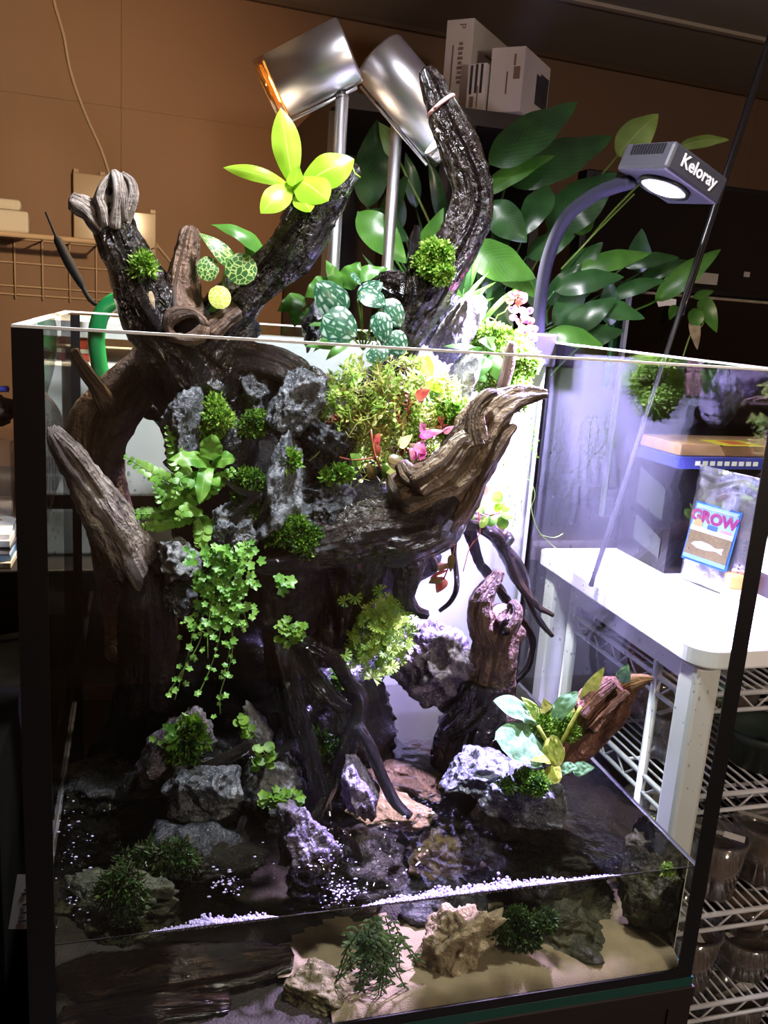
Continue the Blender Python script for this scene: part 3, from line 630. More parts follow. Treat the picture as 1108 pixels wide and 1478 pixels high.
# ---- things on the table
# old dark tank
ot = thing('dark_tank', 'old dark glass tank with black film standing on the white table', 'fish tank', (1.02, .44, Z(ZT)))
ox0, ox1, oy0, oy1, oz1 = .788, 1.30, .408, .535, .440
m_dark = plain('black_film', (.006, .006, .007), .35, spec=.3)
for nm, a in (('side_pane', (ox0, ox0+.005, oy0, oy1)), ('side_pane', (ox1-.005, ox1, oy0, oy1)), ('front_pane', (ox0+.005, ox1-.005, oy0, oy0+.005)), ('back_pane', (ox0+.005, ox1-.005, oy1-.005, oy1))):
    MB().aabb(*a, Z(ZT), Z(oz1)).build(nm, m_dark, ot, smooth=False)
for k, (ya, yb, za, zb) in enumerate(((.43, .50, .372, .425), (.425, .495, .318, .355))):
    mb = MB(); mb.add([(ox0-.0008, ya, Z(za-.012)), (ox0-.0008, yb, Z(za)), (ox0-.0008, yb, Z(zb)), (ox0-.0008, ya, Z(zb-.02))], [(0, 1, 2, 3)]); mb.build('film_gap', plain('grey_film_gap', (.035, .042, .038), .4), ot, smooth=False)
# pouch leaning on the dark tank
PB = Vector((.806, .392, Z(ZT)+.0005)); PE = Vector((.829, .303, Z(ZT)+.0005))
Pu = (PE-PB).normalized(); Pup = Vector((.05, .02, 1)).normalized(); Pn = Pu.cross(Pup).normalized()
if Pn.dot(CAM-PB) < 0: Pn = -Pn
pw, ph = .112, .158
t = thing('foil_pouch', 'silver foil food pouch with a blue GROW label on the white table', 'pouch', (PB+PE)/2)
m_foil = plain('silver_foil', (.45, .45, .48), .25, .9, bump=.9, bscale=45)
nu, nv = 26, 36; V = []
for s in (1, -1):
    for a in range(nu):
        for b in range(nv):
            u, v = a/(nu-1), b/(nv-1)
            bul = .014*(math.sin(math.pi*u)**.6)*(max(0, 1-v)**.6*1.0)*min(1, v*9+.35)
            cr = .0012*math.sin(v*60+3*math.sin(u*7))*(v > .78) + .0012*float(vn(np.array([[u*6, v*7, s*3.]]), 4)[0])*(0 < u < 1)
            V.append(PB + Pu*(u*pw) + Pup*(v*ph) + Pn*(s*bul + cr + .004))
F = []
for s in (0, 1):
    o_ = s*nu*nv
    for a in range(nu-1):
        for b in range(nv-1):
            q = [o_+a*nv+b, o_+(a+1)*nv+b, o_+(a+1)*nv+b+1, o_+a*nv+b+1]; F.append(q if s == 0 else q[::-1])
mb = MB(); mb.add([tuple(v) for v in V], F); mb.build('pouch_body', m_foil, t)
def pp(u, v, h=.0): # point on the label plane of the pouch
    return PB + Pu*(u*pw) + Pup*(v*ph) + Pn*(.0215-.011*max(0, v-.25)/.5 + h)
def pq(name, u0, u1, v0, v1, h, mat):
    mb = MB(); mb.add([tuple(pp(*q, h)) for q in ((u0, v0), (u1, v0), (u1, v1), (u0, v1))], [(0, 1, 2, 3)]); return mb.build(name, mat, t, smooth=False)
pq('paper_label', .10, .76, .20, .70, 0, plain('blue_border', (.02, .09, .28), .4))
pq('label_sky', .125, .735, .22, .685, .0006, plain('sky_blue_print', (.17, .32, .48), .6))
pq('label_photo', .125, .735, .255, .46, .0009, plain('sand_print', (.10, .08, .03), .5, var=.5, scale=300))
pq('label_foot', .125, .735, .222, .255, .0009, plain('foot_print', (.09, .22, .36), .4))
pq('label_band', .125, .735, .46, .50, .0009, plain('pale_print', (.38, .40, .42), .6))
Pnn = Pn
text('lettering', 'GROW', .021, pp(.42, .585, .0012), Pu, Pnn, plain('crimson_print', (.16, .01, .07), .5), t, sx=1.1, bold=.0011)
pq('print_bar', .16, .70, .655, .668, .0010, plain('olive_print', (.30, .36, .30), .5))
pq('emblem', .36, .50, .495, .535, .0012, plain('blue_print', (.03, .08, .50), .4))
pq('print_bar', .54, .71, .505, .522, .0012, plain('pink_print', (.7, .18, .25), .5))
mb = MB(); c = pp(.22, .515, .0013)
mb.add([tuple(c + Pu*(.0075*math.cos(a)) + Pup*(.0075*math.sin(a))) for a in [k*math.pi/10 for k in range(20)]], [list(range(20))]); mb.build('emblem', plain('gold_print', (.24, .18, .06), .5), t, smooth=False)
fo = [(0, 0), (.08, .25), (.3, .42), (.55, .36), (.78, .16), (1, .36), (.96, .05), (1, -.2), (.78, -.05), (.5, -.22), (.2, -.22)]
mb = MB(); mb.add([tuple(pp(.20+.46*x, .345+.10*y, .0013)) for x, y in fo], [list(range(len(fo)))[::-1]]); mb.build('fish_print', plain('silver_fish_print', (.30, .28, .31), .5), t, smooth=False)
mb = MB()
for k in range(9): mb.box(pp(.92, .24+.03*k, .002), (.0006, .0035, .002+.001*(k % 3)), None)
mb.build('hand_writing', m_ink, t, smooth=False)
# sponge block
c = UZ(1052, 866, ZT); t = thing('sponge_block', 'small orange and cream sponge block in front of the foil pouch', 'sponge', c)
Rz = Matrix.Rotation(-.35, 4, 'Z'); s = .030
mb = MB(); mb.box((c.x+.012, c.y+.004, Z(ZT)+.0085), (s, s, .017), Rz); mb.build('cream_half', plain('cream_sponge', (.72, .62, .42), .9, bump=.4, bscale=900), t, smooth=False, bevel=.002)
mb = MB(); mb.box((c.x+.012, c.y+.004, Z(ZT)+.0255), (s, s, .017), Rz); mb.build('orange_half', plain('orange_sponge', (.75, .30, .09), .9, bump=.4, bscale=900), t, smooth=False, bevel=.002)
# carton right of the corner strip
c = UZ(1104, 886, ZT) + Vector((.012, 0, 0)); t = thing('small_carton', 'small black carton with pale lid and Pr lettering beside the sponge block', 'carton', c)
mb = MB(); mb.aabb(c.x-.004, c.x+.09, c.y, c.y+.06, Z(ZT), Z(ZT)+.016); mb.build('carton_foot', plain('grey_print', (.42, .42, .46), .5), t, smooth=False)
mb = MB(); mb.aabb(c.x-.004, c.x+.09, c.y, c.y+.06, Z(ZT)+.016, Z(ZT)+.045); mb.build('carton_body', m_black, t, smooth=False)
mb = MB(); mb.aabb(c.x-.004, c.x+.09, c.y, c.y+.06, Z(ZT)+.045, Z(ZT)+.085); mb.build('carton_lid', plain('pale_green_print', (.45, .55, .52), .5), t, smooth=False)
text('lettering', 'Pr', .016, (c.x+.007, c.y-.0006, Z(ZT)+.036), (1, 0, 0), (0, -1, 0), plain('white_letters', (.7, .75, .7), .5), t)
mb = MB(); mb.aabb(c.x-.004, c.x+.05, c.y-.0005, c.y, Z(ZT)+.026, Z(ZT)+.028); mb.build('red_line', plain('red_print', (.5, .05, .05), .5), t, smooth=False)
# flat packs lying on the dark tank
zp = Z(oz1)+.0005
pk = [((.875, .45), (.20, .10, .016), .05, (.04, .05, .30), 'flat blue printed pack lying on the dark tank'), ((.885, .455), (.21, .09, .016), .06, (.42, .25, .14), 'flat brown and yellow printed pack lying on the blue pack')]
for (c, dm, rz, col, lab) in pk:
    t = thing('printed_pack', lab, 'pack', (c[0], c[1], zp)); Rz = Matrix.Rotation(rz, 4, 'Z')
    mb = MB(); mb.box((c[0], c[1], zp+dm[2]/2), dm, Rz); mb.build('pack_body', plain('pack_print', col, .35, var=.3, scale=60), t, smooth=False, bevel=.001)
    if 'brown' in lab:
        mb = MB(); mb.box((c[0]-.005, c[1]-.03, zp+dm[2]+.0004), (.07, .05, .0006), Rz); mb.build('yellow_print', plain('yellow_print', (.65, .55, .05), .4), t, smooth=False)
        mb = MB(); mb.box((c[0]-.006, c[1]-.03, zp+dm[2]+.0009), (.03, .03, .0006), Rz); mb.build('red_print', plain('red_patch', (.55, .12, .05), .4), t, smooth=False)
    else:
        mb = MB()
        for k in range(9):
            cc = Rz @ Vector((-.07+.012*k, -dm[1]/2-.0004, 0)); mb.box((c[0]+cc.x, c[1]+cc.y, zp+dm[2]/2), (.008, .0006, .006), Rz)
        mb.build('print_marks', m_paper, t, smooth=False)
    zp += dm[2] + .0005
# hanging black cable
cb0 = UZ(852, 850, ZT); top = U(1112, 48, .42)
pt = [Vector((cb0.x, cb0.y, Z(ZT)+.004))] + [Vector((cb0.x, cb0.y, Z(ZT)+.004)).lerp(top, k/6) for k in range(1, 7)]
d_ = (pt[-1]-pt[-2]).normalized(); k_ = (ZC-.003-pt[-1].z)/d_.z; pt.append(pt[-1]+d_*k_)
mb = MB(); mb.tube(pt, .0036, 8, step=.02); q = [p+Vector((.005, .002, 0)) for p in pt[3:]]; mb.tube(q, .003, 8, step=.02)
mb.build('hanging_cable', plain('glossy_black_cable', (.01, .01, .012), .25), label='black twin cable running slantwise from the ceiling down to the white table', cat='cable')

# ================================================================== BEHIND THE TANK, LEFT: desk with printer and clutter
dk = thing('desk', 'dark wooden desk behind the tank carrying the white printer', 'desk', (-.45, .85, 0))
dx0, dx1, dy0, dy1 = -1.2, .45, .460, 1.12
MB().aabb(dx0, dx1, dy0, dy1, Z(ZT-.028), Z(ZT)).build('desktop', m_blackm, dk, smooth=False, bevel=.002)
MB().aabb(dx0, dx1, dy0+.02, dy0+.035, Z(ZT-.16), Z(ZT-.03)).build('apron', m_deskfront, dk, smooth=False)
for (x, y) in ((dx0, dy0+.02), (dx1-.04, dy0+.02), (dx0, dy1-.04), (dx1-.04, dy1-.04)): MB().aabb(x, x+.04, y, y+.04, 0, Z(ZT-.028)).build('leg', m_deskfront, dk, smooth=False)
# printer
px0, px1, py0, py1 = U(50, 700, .52).x, .135, .52, .90
pr = thing('printer', 'white printer with vented front on the desk behind the tank', 'printer', ((px0+px1)/2, .7, Z(ZT)))
def zz(py): return U(110, py, .52).z
MB().aabb(px0, px1, py0+.004, py1, Z(ZT), zz(738)).build('paper_tray', plain('grey_plastic', (.42, .43, .42), .5), pr, smooth=False, bevel=.003)
MB().aabb(px0+.004, px1-.004, py0+.012, py1, zz(738), zz(716)).build('dark_gap', m_black, pr, smooth=False)
bd = MB().aabb(px0, px1, py0, py1, zz(716), zz(524)).build('printer_body', m_white, pr, smooth=False, bevel=.004)
for r_ in range(2):
    zt, zb = (zz(660), zz(684)) if r_ == 0 else (zz(688), zz(708))
    x = U(58, 680, .52).x
    while x < U(98, 680, .52).x: MB().aabb(x, x+.0016, py0-.0006, py0+.001, zb, zt).build('vent_slot', plain('vent_dark', (.12, .12, .13), .6) if 'vent_dark' not in bpy.data.materials else bpy.data.materials['vent_dark'], bd, smooth=False); x += .0034
# shelf riser with white bars above the printer
rs = thing('paper_riser', 'white two-bar document riser with coloured folders on top of the printer', 'riser', ((px0+px1)/2, .62, zz(524)))
MB().aabb(px0, px1, .53, .80, zz(487), zz(479)).build('tray', m_white, rs, smooth=False)
MB().aabb(px0, px1, .53, .80, zz(474), zz(464)).build('tray', m_white, rs, smooth=False)
MB().aabb(px0+.01, px1-.01, .532, .78, zz(478.5), zz(475)).build('folder', plain('blue_folder', (.03, .07, .35), .5), rs, smooth=False)
for x in (px0, px1-.01): MB().aabb(x, x+.01, .535, .79, zz(524), zz(487)).build('riser_leg', m_white, rs, smooth=False)
for (a, b, col, lab) in ((112, 130, (.45, .06, .03), 'red packet standing under the document riser'), (131, 142, (.02, .02, .03), 'black packet standing under the document riser'), (196, 222, (.35, .16, .05), 'orange-brown packet standing under the document riser')):
    xa, xb = U(a, 500, .55).x, U(b, 500, .55).x
    t = thing('packet', lab, 'packet', ((xa+xb)/2, .57, zz(524))); MB().aabb(xa, xb, .55, .60, zz(524), zz(490)-.002).build('packet_body', plain('packet_print', col, .5, var=.3, scale=90), t, smooth=False, bevel=.002); MB().aabb(xa+.001, xb-.001, .5490, .55, zz(512), zz(506)).build('packet_label', m_paper, t, smooth=False)
# magazines at the very left
z = Z(ZT)+.0004
cols = [(.62, .62, .64), (.20, .34, .62), (.66, .66, .66), (.08, .09, .12), (.60, .62, .66), (.70, .70, .72)]
for k, c in enumerate(cols):
    h = (.007, .008, .006, .003, .008, .006)[k]; t = thing('magazine', ('white magazine at the bottom of the pile on the desk', 'blue-spined magazine in the pile on the desk', 'pale grey magazine above the blue-spined one', 'thin black booklet in the magazine pile', 'light magazine above the black booklet', 'white magazine with brown cover picture topping the pile')[k], 'magazine', (-.16, .58, z), 'magazines piled on the desk')
    mb = MB(); mb.box((-.158-.004*(k % 3), .575+.004*(k % 2), z+h/2), (.19, .21, h), Matrix.Rotation(.03*(k % 3-1), 4, 'Z')); mb.build('pages', plain('magazine_%d' % k, c, .5), t, smooth=False, bevel=.0006)
    if k == 5:
        mb = MB(); mb.box((-.15, .57, z+h+.0003), (.10, .10, .0004), Matrix.Rotation(.4, 4, 'Z')); mb.build('cover_picture', plain('brown_cover', (.45, .24, .10), .4, var=.4, scale=40), t, smooth=False)
    z += h + .0004
# clear plastic box with grey cloth and blue pen
c = Vector((-.155, .615, z)); t = thing('clear_box', 'clear plastic box standing on the magazine pile', 'box', c)
for a in ((-.08, .08, -.05, -.048), (-.08, .08, .048, .05), (-.08, -.078, -.05, .05), (.078, .08, -.05, .05)):
    MB().aabb(c.x+a[0], c.x+a[1], c.y+a[2], c.y+a[3], z, z+.095).build('box_wall', m_plastic, t, smooth=False)
MB().aabb(c.x-.082, c.x+.082, c.y-.052, c.y+.052, z+.095, z+.099).build('box_lid', m_plastic, t, smooth=False)
V, F = ICO[4]
mb = MB(); dv = fbm(V*2.5, 8, 3)[:, None]; mb.add(V*(1+.25*dv)*np.array([.085, .05, .024]) + np.array([c.x, c.y, z+.128]), F)
mb.build('folded_cloth', plain('dark_brown_cloth', (.07, .05, .045), .9, var=.5, scale=30), label='crumpled dark brown cloth on the clear plastic box', cat='cloth')
mb = MB(); mb.tube([(c.x-.07, c.y-.03, z+.152), (c.x+.075, c.y-.02, z+.160)], .004, 10); mb.build('blue_pen', plain('blue_plastic', (.05, .05, .35), .3), label='blue pen lying on the crumpled cloth', cat='pen')
# cardboard box low at the left with a printed label
t = thing('dark_carton', 'dark carton with a white printed label beside the tank stand', 'carton', (-.12, .24, .0))
MB().aabb(-.36, -.035, .12, .44, 0, Z(.22)).build('carton_body', plain('dark_cardboard', (.004, .0035, .003), .9, spec=.1), t, smooth=False)
la = U(12, 1340, .12); lb = U(40, 1265, .12)
mb = MB(); mb.add([tuple(U(12, 1341, .1195)), tuple(U(44, 1341, .1195)), tuple(U(41, 1262, .1195)), tuple(U(25, 1262, .1195))], [(0, 1, 2, 3)]); mb.build('paper_label', plain('dull_label', (.40, .40, .40), .7), t, smooth=False)
mb = MB()
for yy, w in ((1285, 3), (1291, 7), (1306, 6), (1318, 8), (1330, 12)):
    a = U(38-w, yy, .119); b = U(38, yy, .119); mb.box(((a.x+b.x)/2, .119, a.z), (b.x-a.x, .0004, .0022))
mb.build('print_marks', m_ink, t, smooth=False)

# ================================================================== BEHIND THE TANK: hoses, cup, stick, cable joint
hs = [U(196, 428, .46), U(170, 433, .468), U(150, 447, .472), U(140, 475, .472), U(140, 505, .472), U(146, 540, .472), U(156, 575, .472), U(165, 620, .48)]
mb = MB(); mb.tube(hs, .0098, 16, step=.006); mb.build('filter_hose', m_hose, label='thick green filter hose arching over the tank rim behind the driftwood', cat='hose')
mb = MB(); mb.tube([U(66, 306, .52), U(80, 340, .52), U(83, 346, .52), U(100, 380, .52), U(117, 410, .52), U(120, 416, .52), U(131, 434, .51), U(142, 441, .50), U(156, 440, .49)], [.0013, .0016, .0048, .0062, .0046, .0028, .0030, .002, .002], 10, step=.006)
mb.build('black_tube_joint', plain('matte_black_tube', (.006, .006, .007), .8, spec=.1), label='thin black tube with a thick joint rising beside the green hose', cat='tube')
c = U(219, 586, D-g-.001)
t = thing('suction_cup', 'black round suction cup stuck on the back glass', 'suction cup', c)
mb = MB(); mb.lathe([(.0165, 0), (.0165, -.002), (.010, -.006), (.006, -.008), (.006, -.013), (.0001, -.0135)], c, Vector((0, 1, 0)), 32); mb.build('cup', m_blackm, t)
mb = MB(); mb.lathe([(.0001, -.0186), (.0045, -.018), (.0045, -.0135)], c, Vector((0, 1, 0)), 20); mb.build('knob', m_blackm, t)
mb = MB(); mb.tube([U(190, 510, .40), U(213, 578, .415)], [.0036, .0042], 12, step=.006, amp=.05); mb.build('bamboo_stick', plain('tan_bamboo', (.45, .32, .17), .5), label='short tan bamboo stick slanting behind the brown driftwood', cat='stick')

# ================================================================== WALL THINGS
# cord on the wall
cp = [(74, -20), (80, 10), (92, 50), (100, 95), (112, 135), (130, 180), (146, 215), (156, 245), (166, 275), (190, 310), (215, 340), (240, 370), (258, 392)]
mb = MB(); mb.tube([UW(x, y, .006) for x, y in cp], .0036, 8, step=.02); mb.build('beige_cable', plain('beige_cord', (.45, .34, .24), .5), label='beige cord hanging down the tan wall in a curve', cat='cable')
# plastic wall pockets
def pocket(x0_, x1_, yt, yb, label, th=.03):
    a = UW(x0_, yt); b = UW(x1_, yt); zb = UW(x0_, yb).z
    t = thing('wall_pocket', label, 'holder', UW((x0_+x1_)/2, yb)); w = (b-a).length; cc = (a+b)/2
    m_ = plain('smoky_plastic', (.40, .30, .20), .12, spec=.6) if 'smoky_plastic' not in bpy.data.materials else bpy.data.materials['smoky_plastic']
    o = WN*(th/2); mb = MB(); mb.box((cc.x+o.x, cc.y+o.y, (a.z+zb)/2), (w, th, a.z-zb), RW); mb.build('pocket_body', m_, t, smooth=False, bevel=.003)
    for s in (-.4, .4):
        q = cc + WD*(w*s) + WN*.01; mb = MB(); mb.box((q.x, q.y, a.z+.004), (.012, .016, .010), RW); mb.build('hook', m_, t, smooth=False)
    return t
pocket(105, 152, 250, 346, 'upright smoky plastic pocket on the wall, glinting amber')
pocket(178, 224, 305, 372, 'smoky plastic pocket on the wall with a dark lip')
# wire basket shelf
ya = 345; t = thing('wire_shelf', 'beige wire grid shelf hanging on the tan wall', 'shelf', UW(40, 425))
def wp(x, y, o): return UW(x, y, o)
zt = UW(70, 349).z; zbm = UW(70, 428, .004).z
xa = -1.0; xb = UW(141, 350).x
def wpt(x, z, o): c = WALLP + WD*((x-WALLP.x)/math.cos(WA)) + WN*o; return Vector((c.x, c.y, z))
mb = MB(); mb.tube([wpt(xa, zt, .20), wpt(xb, zt, .20)], .006, 10); mb.build('front_bar', m_wirew, t)
for z_ in (zt, zt-.055, zt-.11, zbm+.0): MB().tube([wpt(xa, z_, .006), wpt(xb+.12, z_, .006)], .0022, 6).build('wire', m_wirew, t)
x = xb+.12; k = 0
while x > xa and k < 14:
    MB().tube([wpt(x, zbm-.01, .009), wpt(x, zt, .009)], .0022, 6).build('wire', m_wirew, t); MB().tube([wpt(x, zt, .006), wpt(x, zt, .20)], .0022, 6).build('wire', m_wirew, t); x -= .062; k += 1
# foam box on it
fx0, fx1 = -.62, UW(54, 320).x-.015
fz = zt+.0045
t = thing('foam_box', 'white foam box with stepped lid on the wire shelf', 'box', wpt((fx0+fx1)/2, fz, .11))
c = wpt((fx0+fx1)/2, 0, .105)
mb = MB(); mb.box((c.x, c.y, fz+.024), (fx1-fx0, .16, .048), RW); mb.build('box_body', plain('white_foam', (.62, .56, .48), .8), t, smooth=False, bevel=.006)
mb = MB(); mb.box((c.x, c.y, fz+.060), (fx1-fx0-.03, .14, .024), RW); mb.build('box_lid', bpy.data.materials['white_foam'], t, smooth=False, bevel=.008)
# white plug by the dark cabinet
a = UW(432, 215, .01); t = thing('wall_plug', 'small white plug adapter on the tan wall', 'plug', a)
mb = MB(); mb.box((a.x, a.y, a.z), (.05, .03, .045), RW); mb.build('plug_body', m_white, t, smooth=False, bevel=.004)
mb = MB(); mb.box((a.x+.02, a.y-.0, a.z+.03), (.03, .03, .02), RW); mb.build('plug_top', m_white, t, smooth=False, bevel=.003)
# dark cabinet with cartons on top
Yc = 1.30; R42 = Matrix.Rotation(math.radians(-42.8), 4, 'Z'); d1 = Vector((math.cos(math.radians(42.8)), -math.sin(math.radians(42.8)), 0)); d2 = Vector((math.sin(math.radians(42.8)), math.cos(math.radians(42.8)), 0))
cz = U(690, 166, 1.15).z
kc = thing('dark_cabinet', 'dark brown cabinet by the wall carrying white cartons', 'cabinet', U(620, 168, 1.30)*1.0)
WL[kc.name].z = 0; kc.location.z = 0
xa, xb = U(450, 168, 1.32).x, U(744, 168, 1.32).x
MB().aabb(xa, xb, 1.10, 1.62, cz-.03, cz-.001).build('cabinet_top', m_darkwood, kc, smooth=False)
for x in (xa, (xa+xb)/2, xb-.02): MB().aabb(x, x+.02, 1.14, 1.62, 0, cz-.03).build('side_board', m_darkwood, kc, smooth=False)
MB().aabb(xa, xb, 1.60, 1.62, 0, cz-.03).build('back_board', m_darkwood, kc, smooth=False)
for z_ in (.05, .5, .95): MB().aabb(xa+.02, xb-.02, 1.15, 1.60, z_, z_+.02).build('shelf', m_darkwood, kc, smooth=False)
m_carton = plain('white_carton', (.62, .58, .54), .6)
m_print = plain('brown_print', (.20, .13, .10), .6)
def carton(corner, w, dp, h, label, marks):
    t = thing('white_carton', label, 'carton', (corner.x, corner.y, cz))
    c = corner + d1*(w/2) + d2*(dp/2); mb = MB(); mb.box((c.x, c.y, cz+h/2), (w, dp, h), R42); b = mb.build('carton_body', m_carton, t, smooth=False, bevel=.001)
    for (u, v, ww, hh, face, mt) in marks:
        q = (corner + d1*(u*w) - d2*.0005) if face == 0 else (corner + d1*(w+.0005) + d2*(u*dp))
        mb = MB(); dm = (ww, .0008, hh) if face == 0 else (.0008, ww, hh); mb.box((q.x, q.y, cz+v*h), dm, R42); mb.build('print_mark', mt, b, smooth=False)
    return t
s1 = .0
c1_ = U(636, 150, 1.20); hA = U(633, 27, 1.20).z - cz
t = carton(c1_, .058, .22, hA, 'tall narrow white carton with upright lettering on the dark cabinet', [(.30, .45, .003, .10, 0, m_print), (.5, .72, .08, .004, 1, m_print), (.45, .62, .07, .003, 1, m_print)])
text('lettering', 'P', .020, c1_ + d1*.034 - d2*.0009 + Vector((0, 0, hA*.80)), (0, 0, -1), -d2, m_print, t)
for k in range(9):
    q = c1_ + d1*.034 - d2*.0007; mb = MB(); mb.box((q.x, q.y, cz + hA*(.745-.05*k)), (.008+.003*(k % 2), .0008, .0055), R42); mb.build('print_mark', m_print, t, smooth=False)
c2_ = U(702, 165, 1.12); hB = U(702, 68, 1.12).z - cz
m_photo = plain('dark_photo', (.05, .05, .06), .5, var=.6, scale=40)
carton(c2_, .068, .16, hB, 'white carton with a dark product picture on its side on the dark cabinet', [(.80, .60, .013, .022, 0, m_print), (.72, .80, .004, .02, 0, m_print), (.52, .45, .003, .04, 0, m_print), (.72, .5, .075, .055, 1, m_photo), (.80, .66, .05, .03, 1, m_photo)])
c3_ = U(671, 158, 1.14); hC = U(671, 91, 1.14).z - cz
carton(c3_, .038, .05, hC, 'small white carton with barcode labels between the larger cartons', [(.20, .66, .005, .052, 0, m_ink), (.48, .68, .005, .052, 0, m_ink), (.76, .68, .005, .052, 0, m_ink), (.3, .2, .008, .02, 0, m_print), (.6, .3, .002, .04, 0, m_print)])
# black screen behind the lily
a = U(838, 330, 1.00); t = thing('black_screen', 'wide black flat screen standing behind the lily', 'screen', (1.25, 1.0, 0))
zt = U(1080, 272, 1.0).z; zb = U(1000, 425, 1.0).z; xa = a.x
MB().aabb(xa, 1.85, 1.0, 1.04, zb, zt).build('screen_frame', m_black, t, smooth=False, bevel=.003)
MB().aabb(xa+.012, 1.84, .998, 1.0, zb+.015, zt-.01).build('screen_panel', plain('dark_screen', (.006, .006, .008), .12), t, smooth=False)
MB().aabb(1.2, 1.35, 1.0, 1.06, Z(.30), zb).build('screen_stand', m_black, t, smooth=False)
q = U(1022, 402, .99); MB().box((q.x, .996, q.z), (.052, .002, .022)).build('white_sticker', plain('grey_sticker', (.45, .42, .40), .6), t, smooth=False)
q = U(1080, 396, .99); MB().box((q.x, .996, q.z), (.014, .002, .010)).build('white_sticker', bpy.data.materials['grey_sticker'], t, smooth=False)
sd = thing('side_cupboard', 'dark low cupboard carrying the black screen', 'cupboard', (1.3, .85, 0))
MB().aabb(.47, 1.95, .545, 1.085, Z(.27), Z(.30)).build('cupboard_top', m_darkwood, sd, smooth=False)
for x in (.47, 1.28, 1.93): MB().aabb(x, x+.02, .56, 1.085, 0, Z(.27)).build('side_board', m_darkwood, sd, smooth=False)
# second old glass tank with a torn label behind the table
t = thing('grimy_tank', 'grimy glass tank with a torn white label under the wilted leaves', 'fish tank', (1.1, .75, Z(.30)))
zt_ = U(1000, 430, .70).z; xa = U(906, 440, .70).x
m_grime = thinglass('grimy_glass', (.45, .45, .42), .06, .05)
for nm, a in (('front_pane', (xa, 1.75, .70, .705)), ('side_pane', (xa, xa+.005, .705, .95))): MB().aabb(*a, Z(.30), zt_).build(nm, m_grime, t, smooth=False)
MB().aabb(xa, 1.75, .95, .955, Z(.30), zt_).build('back_pane', m_black, t, smooth=False)
MB().aabb(xa, 1.75, .697, .706, zt_, zt_+.004).build('crusty_rim', plain('crust', (.22, .19, .13), .9, var=.5, scale=90, bump=1, bscale=300), t, smooth=False)
MB().aabb(xa-.002, xa+.004, .697, .706, Z(.30), zt_).build('corner_edge', plain('glass_corner', (.30, .34, .35), .2), t, smooth=False)
mb = MB(); mb.add([tuple(U(x, y, .695)) for x, y in ((945, 428), (976, 432), (975, 442), (962, 441), (950, 443))], [(0, 4, 3, 2, 1)]); mb.build('torn_label', m_paper, t, smooth=False)
mb = MB(); mb.tube([U(905, 425, .74), U(896, 450, .74), U(890, 480, .74), U(884, 520, .74), U(880, 560, .74)], .011, 14, step=.008); mb.build('green_pipe', plain('pale_green_pipe', (.05, .26, .10), .3), label='pale green pipe standing left of the grimy tank', cat='pipe')
# ================================================================== HARDSCAPE
def rock(name, label, px, py, rx, ry, Y, dz, mat, rot=0, seed=0, sub=5, planes=16, rough=.10, group=None, ridge=.12, cat='stone', taper=0, into=None):
    rg = np.random.RandomState(seed); V, F = ICO[sub]; n = V/np.linalg.norm(V, axis=1)[:, None]
    pn_ = rg.normal(size=(planes, 3)); pn_ /= np.linalg.norm(pn_, axis=1)[:, None]; dd = rg.uniform(.62, .98, planes)
    c = np.maximum(n @ pn_.T, 1e-3)/dd[None]; rad = 1.0/np.maximum((c**14).sum(1)**(1/14.), .92)
    p = n*rad[:, None]
    rn = 1-2*np.abs(vn(p*2.3 + seed*3.1, seed)); rad2 = ridge*rn + rough*fbm(p*4.0 + seed*1.7, seed+3, 4)
    st = rough*.6*np.abs(vn(p*np.array([3, 3, 9.]) + seed, seed+7))
    p = p*(1+rad2+st)[:, None]
    if taper: k = 1 - taper*(p[:, 2]+1)/2; p[:, 0] *= k; p[:, 1] *= k
    s = S(px, py, Y); p = p*np.array([rx*s*1.08, dz, ry*s*1.08])
    a = math.radians(rot); x = p[:, 0]*math.cos(a) + p[:, 2]*math.sin(a); z = -p[:, 0]*math.sin(a) + p[:, 2]*math.cos(a)
    w = x[:, None]*np.array(E1) + p[:, 1][:, None]*np.array(E2) + z[:, None]*np.array(E3) + np.array(U(px, py, Y))
    lim = np.array([[g+.002, g+.002, T0+.0125], [W-g-.002, D-g-.002, 9]]); w = np.clip(w, lim[0], lim[1])
    if into is not None: into.add(w, F); return None
    mb = MB(); mb.add(w, F); return mb.build(name, mat, label=label, cat=cat, group=group)
def wood(name, label, paths, mat, parent=None, cat='driftwood', amp=.22, fine=.0012, seg=30, step=.0028, seed=0, build=True, group=None, freq=1.0):
    mb = MB()
    for k, path in enumerate(paths):
        P = [U(x, y, Y) for x, y, r, Y in path]; R = [r*S(x, y, Y) for x, y, r, Y in path]
        mx = max(R); sg = seg if mx > .008 else 14
        mb.tube(P, R, sg, step=step if mx > .008 else .004, amp=amp if mx > .008 else amp*.5, fine=fine if mx > .008 else fine*.4, seed=seed+k*3, freq=freq)
    for v in mb.v:          # wood inside the tank stays within its glass
        k = v[:, 2] < Z(H+.01)
        v[k, 0] = np.clip(v[k, 0], g+.0015, W-g-.0015); v[k, 1] = np.clip(v[k, 1], g+.002, D-g-.002); v[:, 2] = np.maximum(v[:, 2], Z(.014))
    return mb.build(name, mat, parent, label=label if parent is None else None, cat=cat if parent is None else None, group=group)
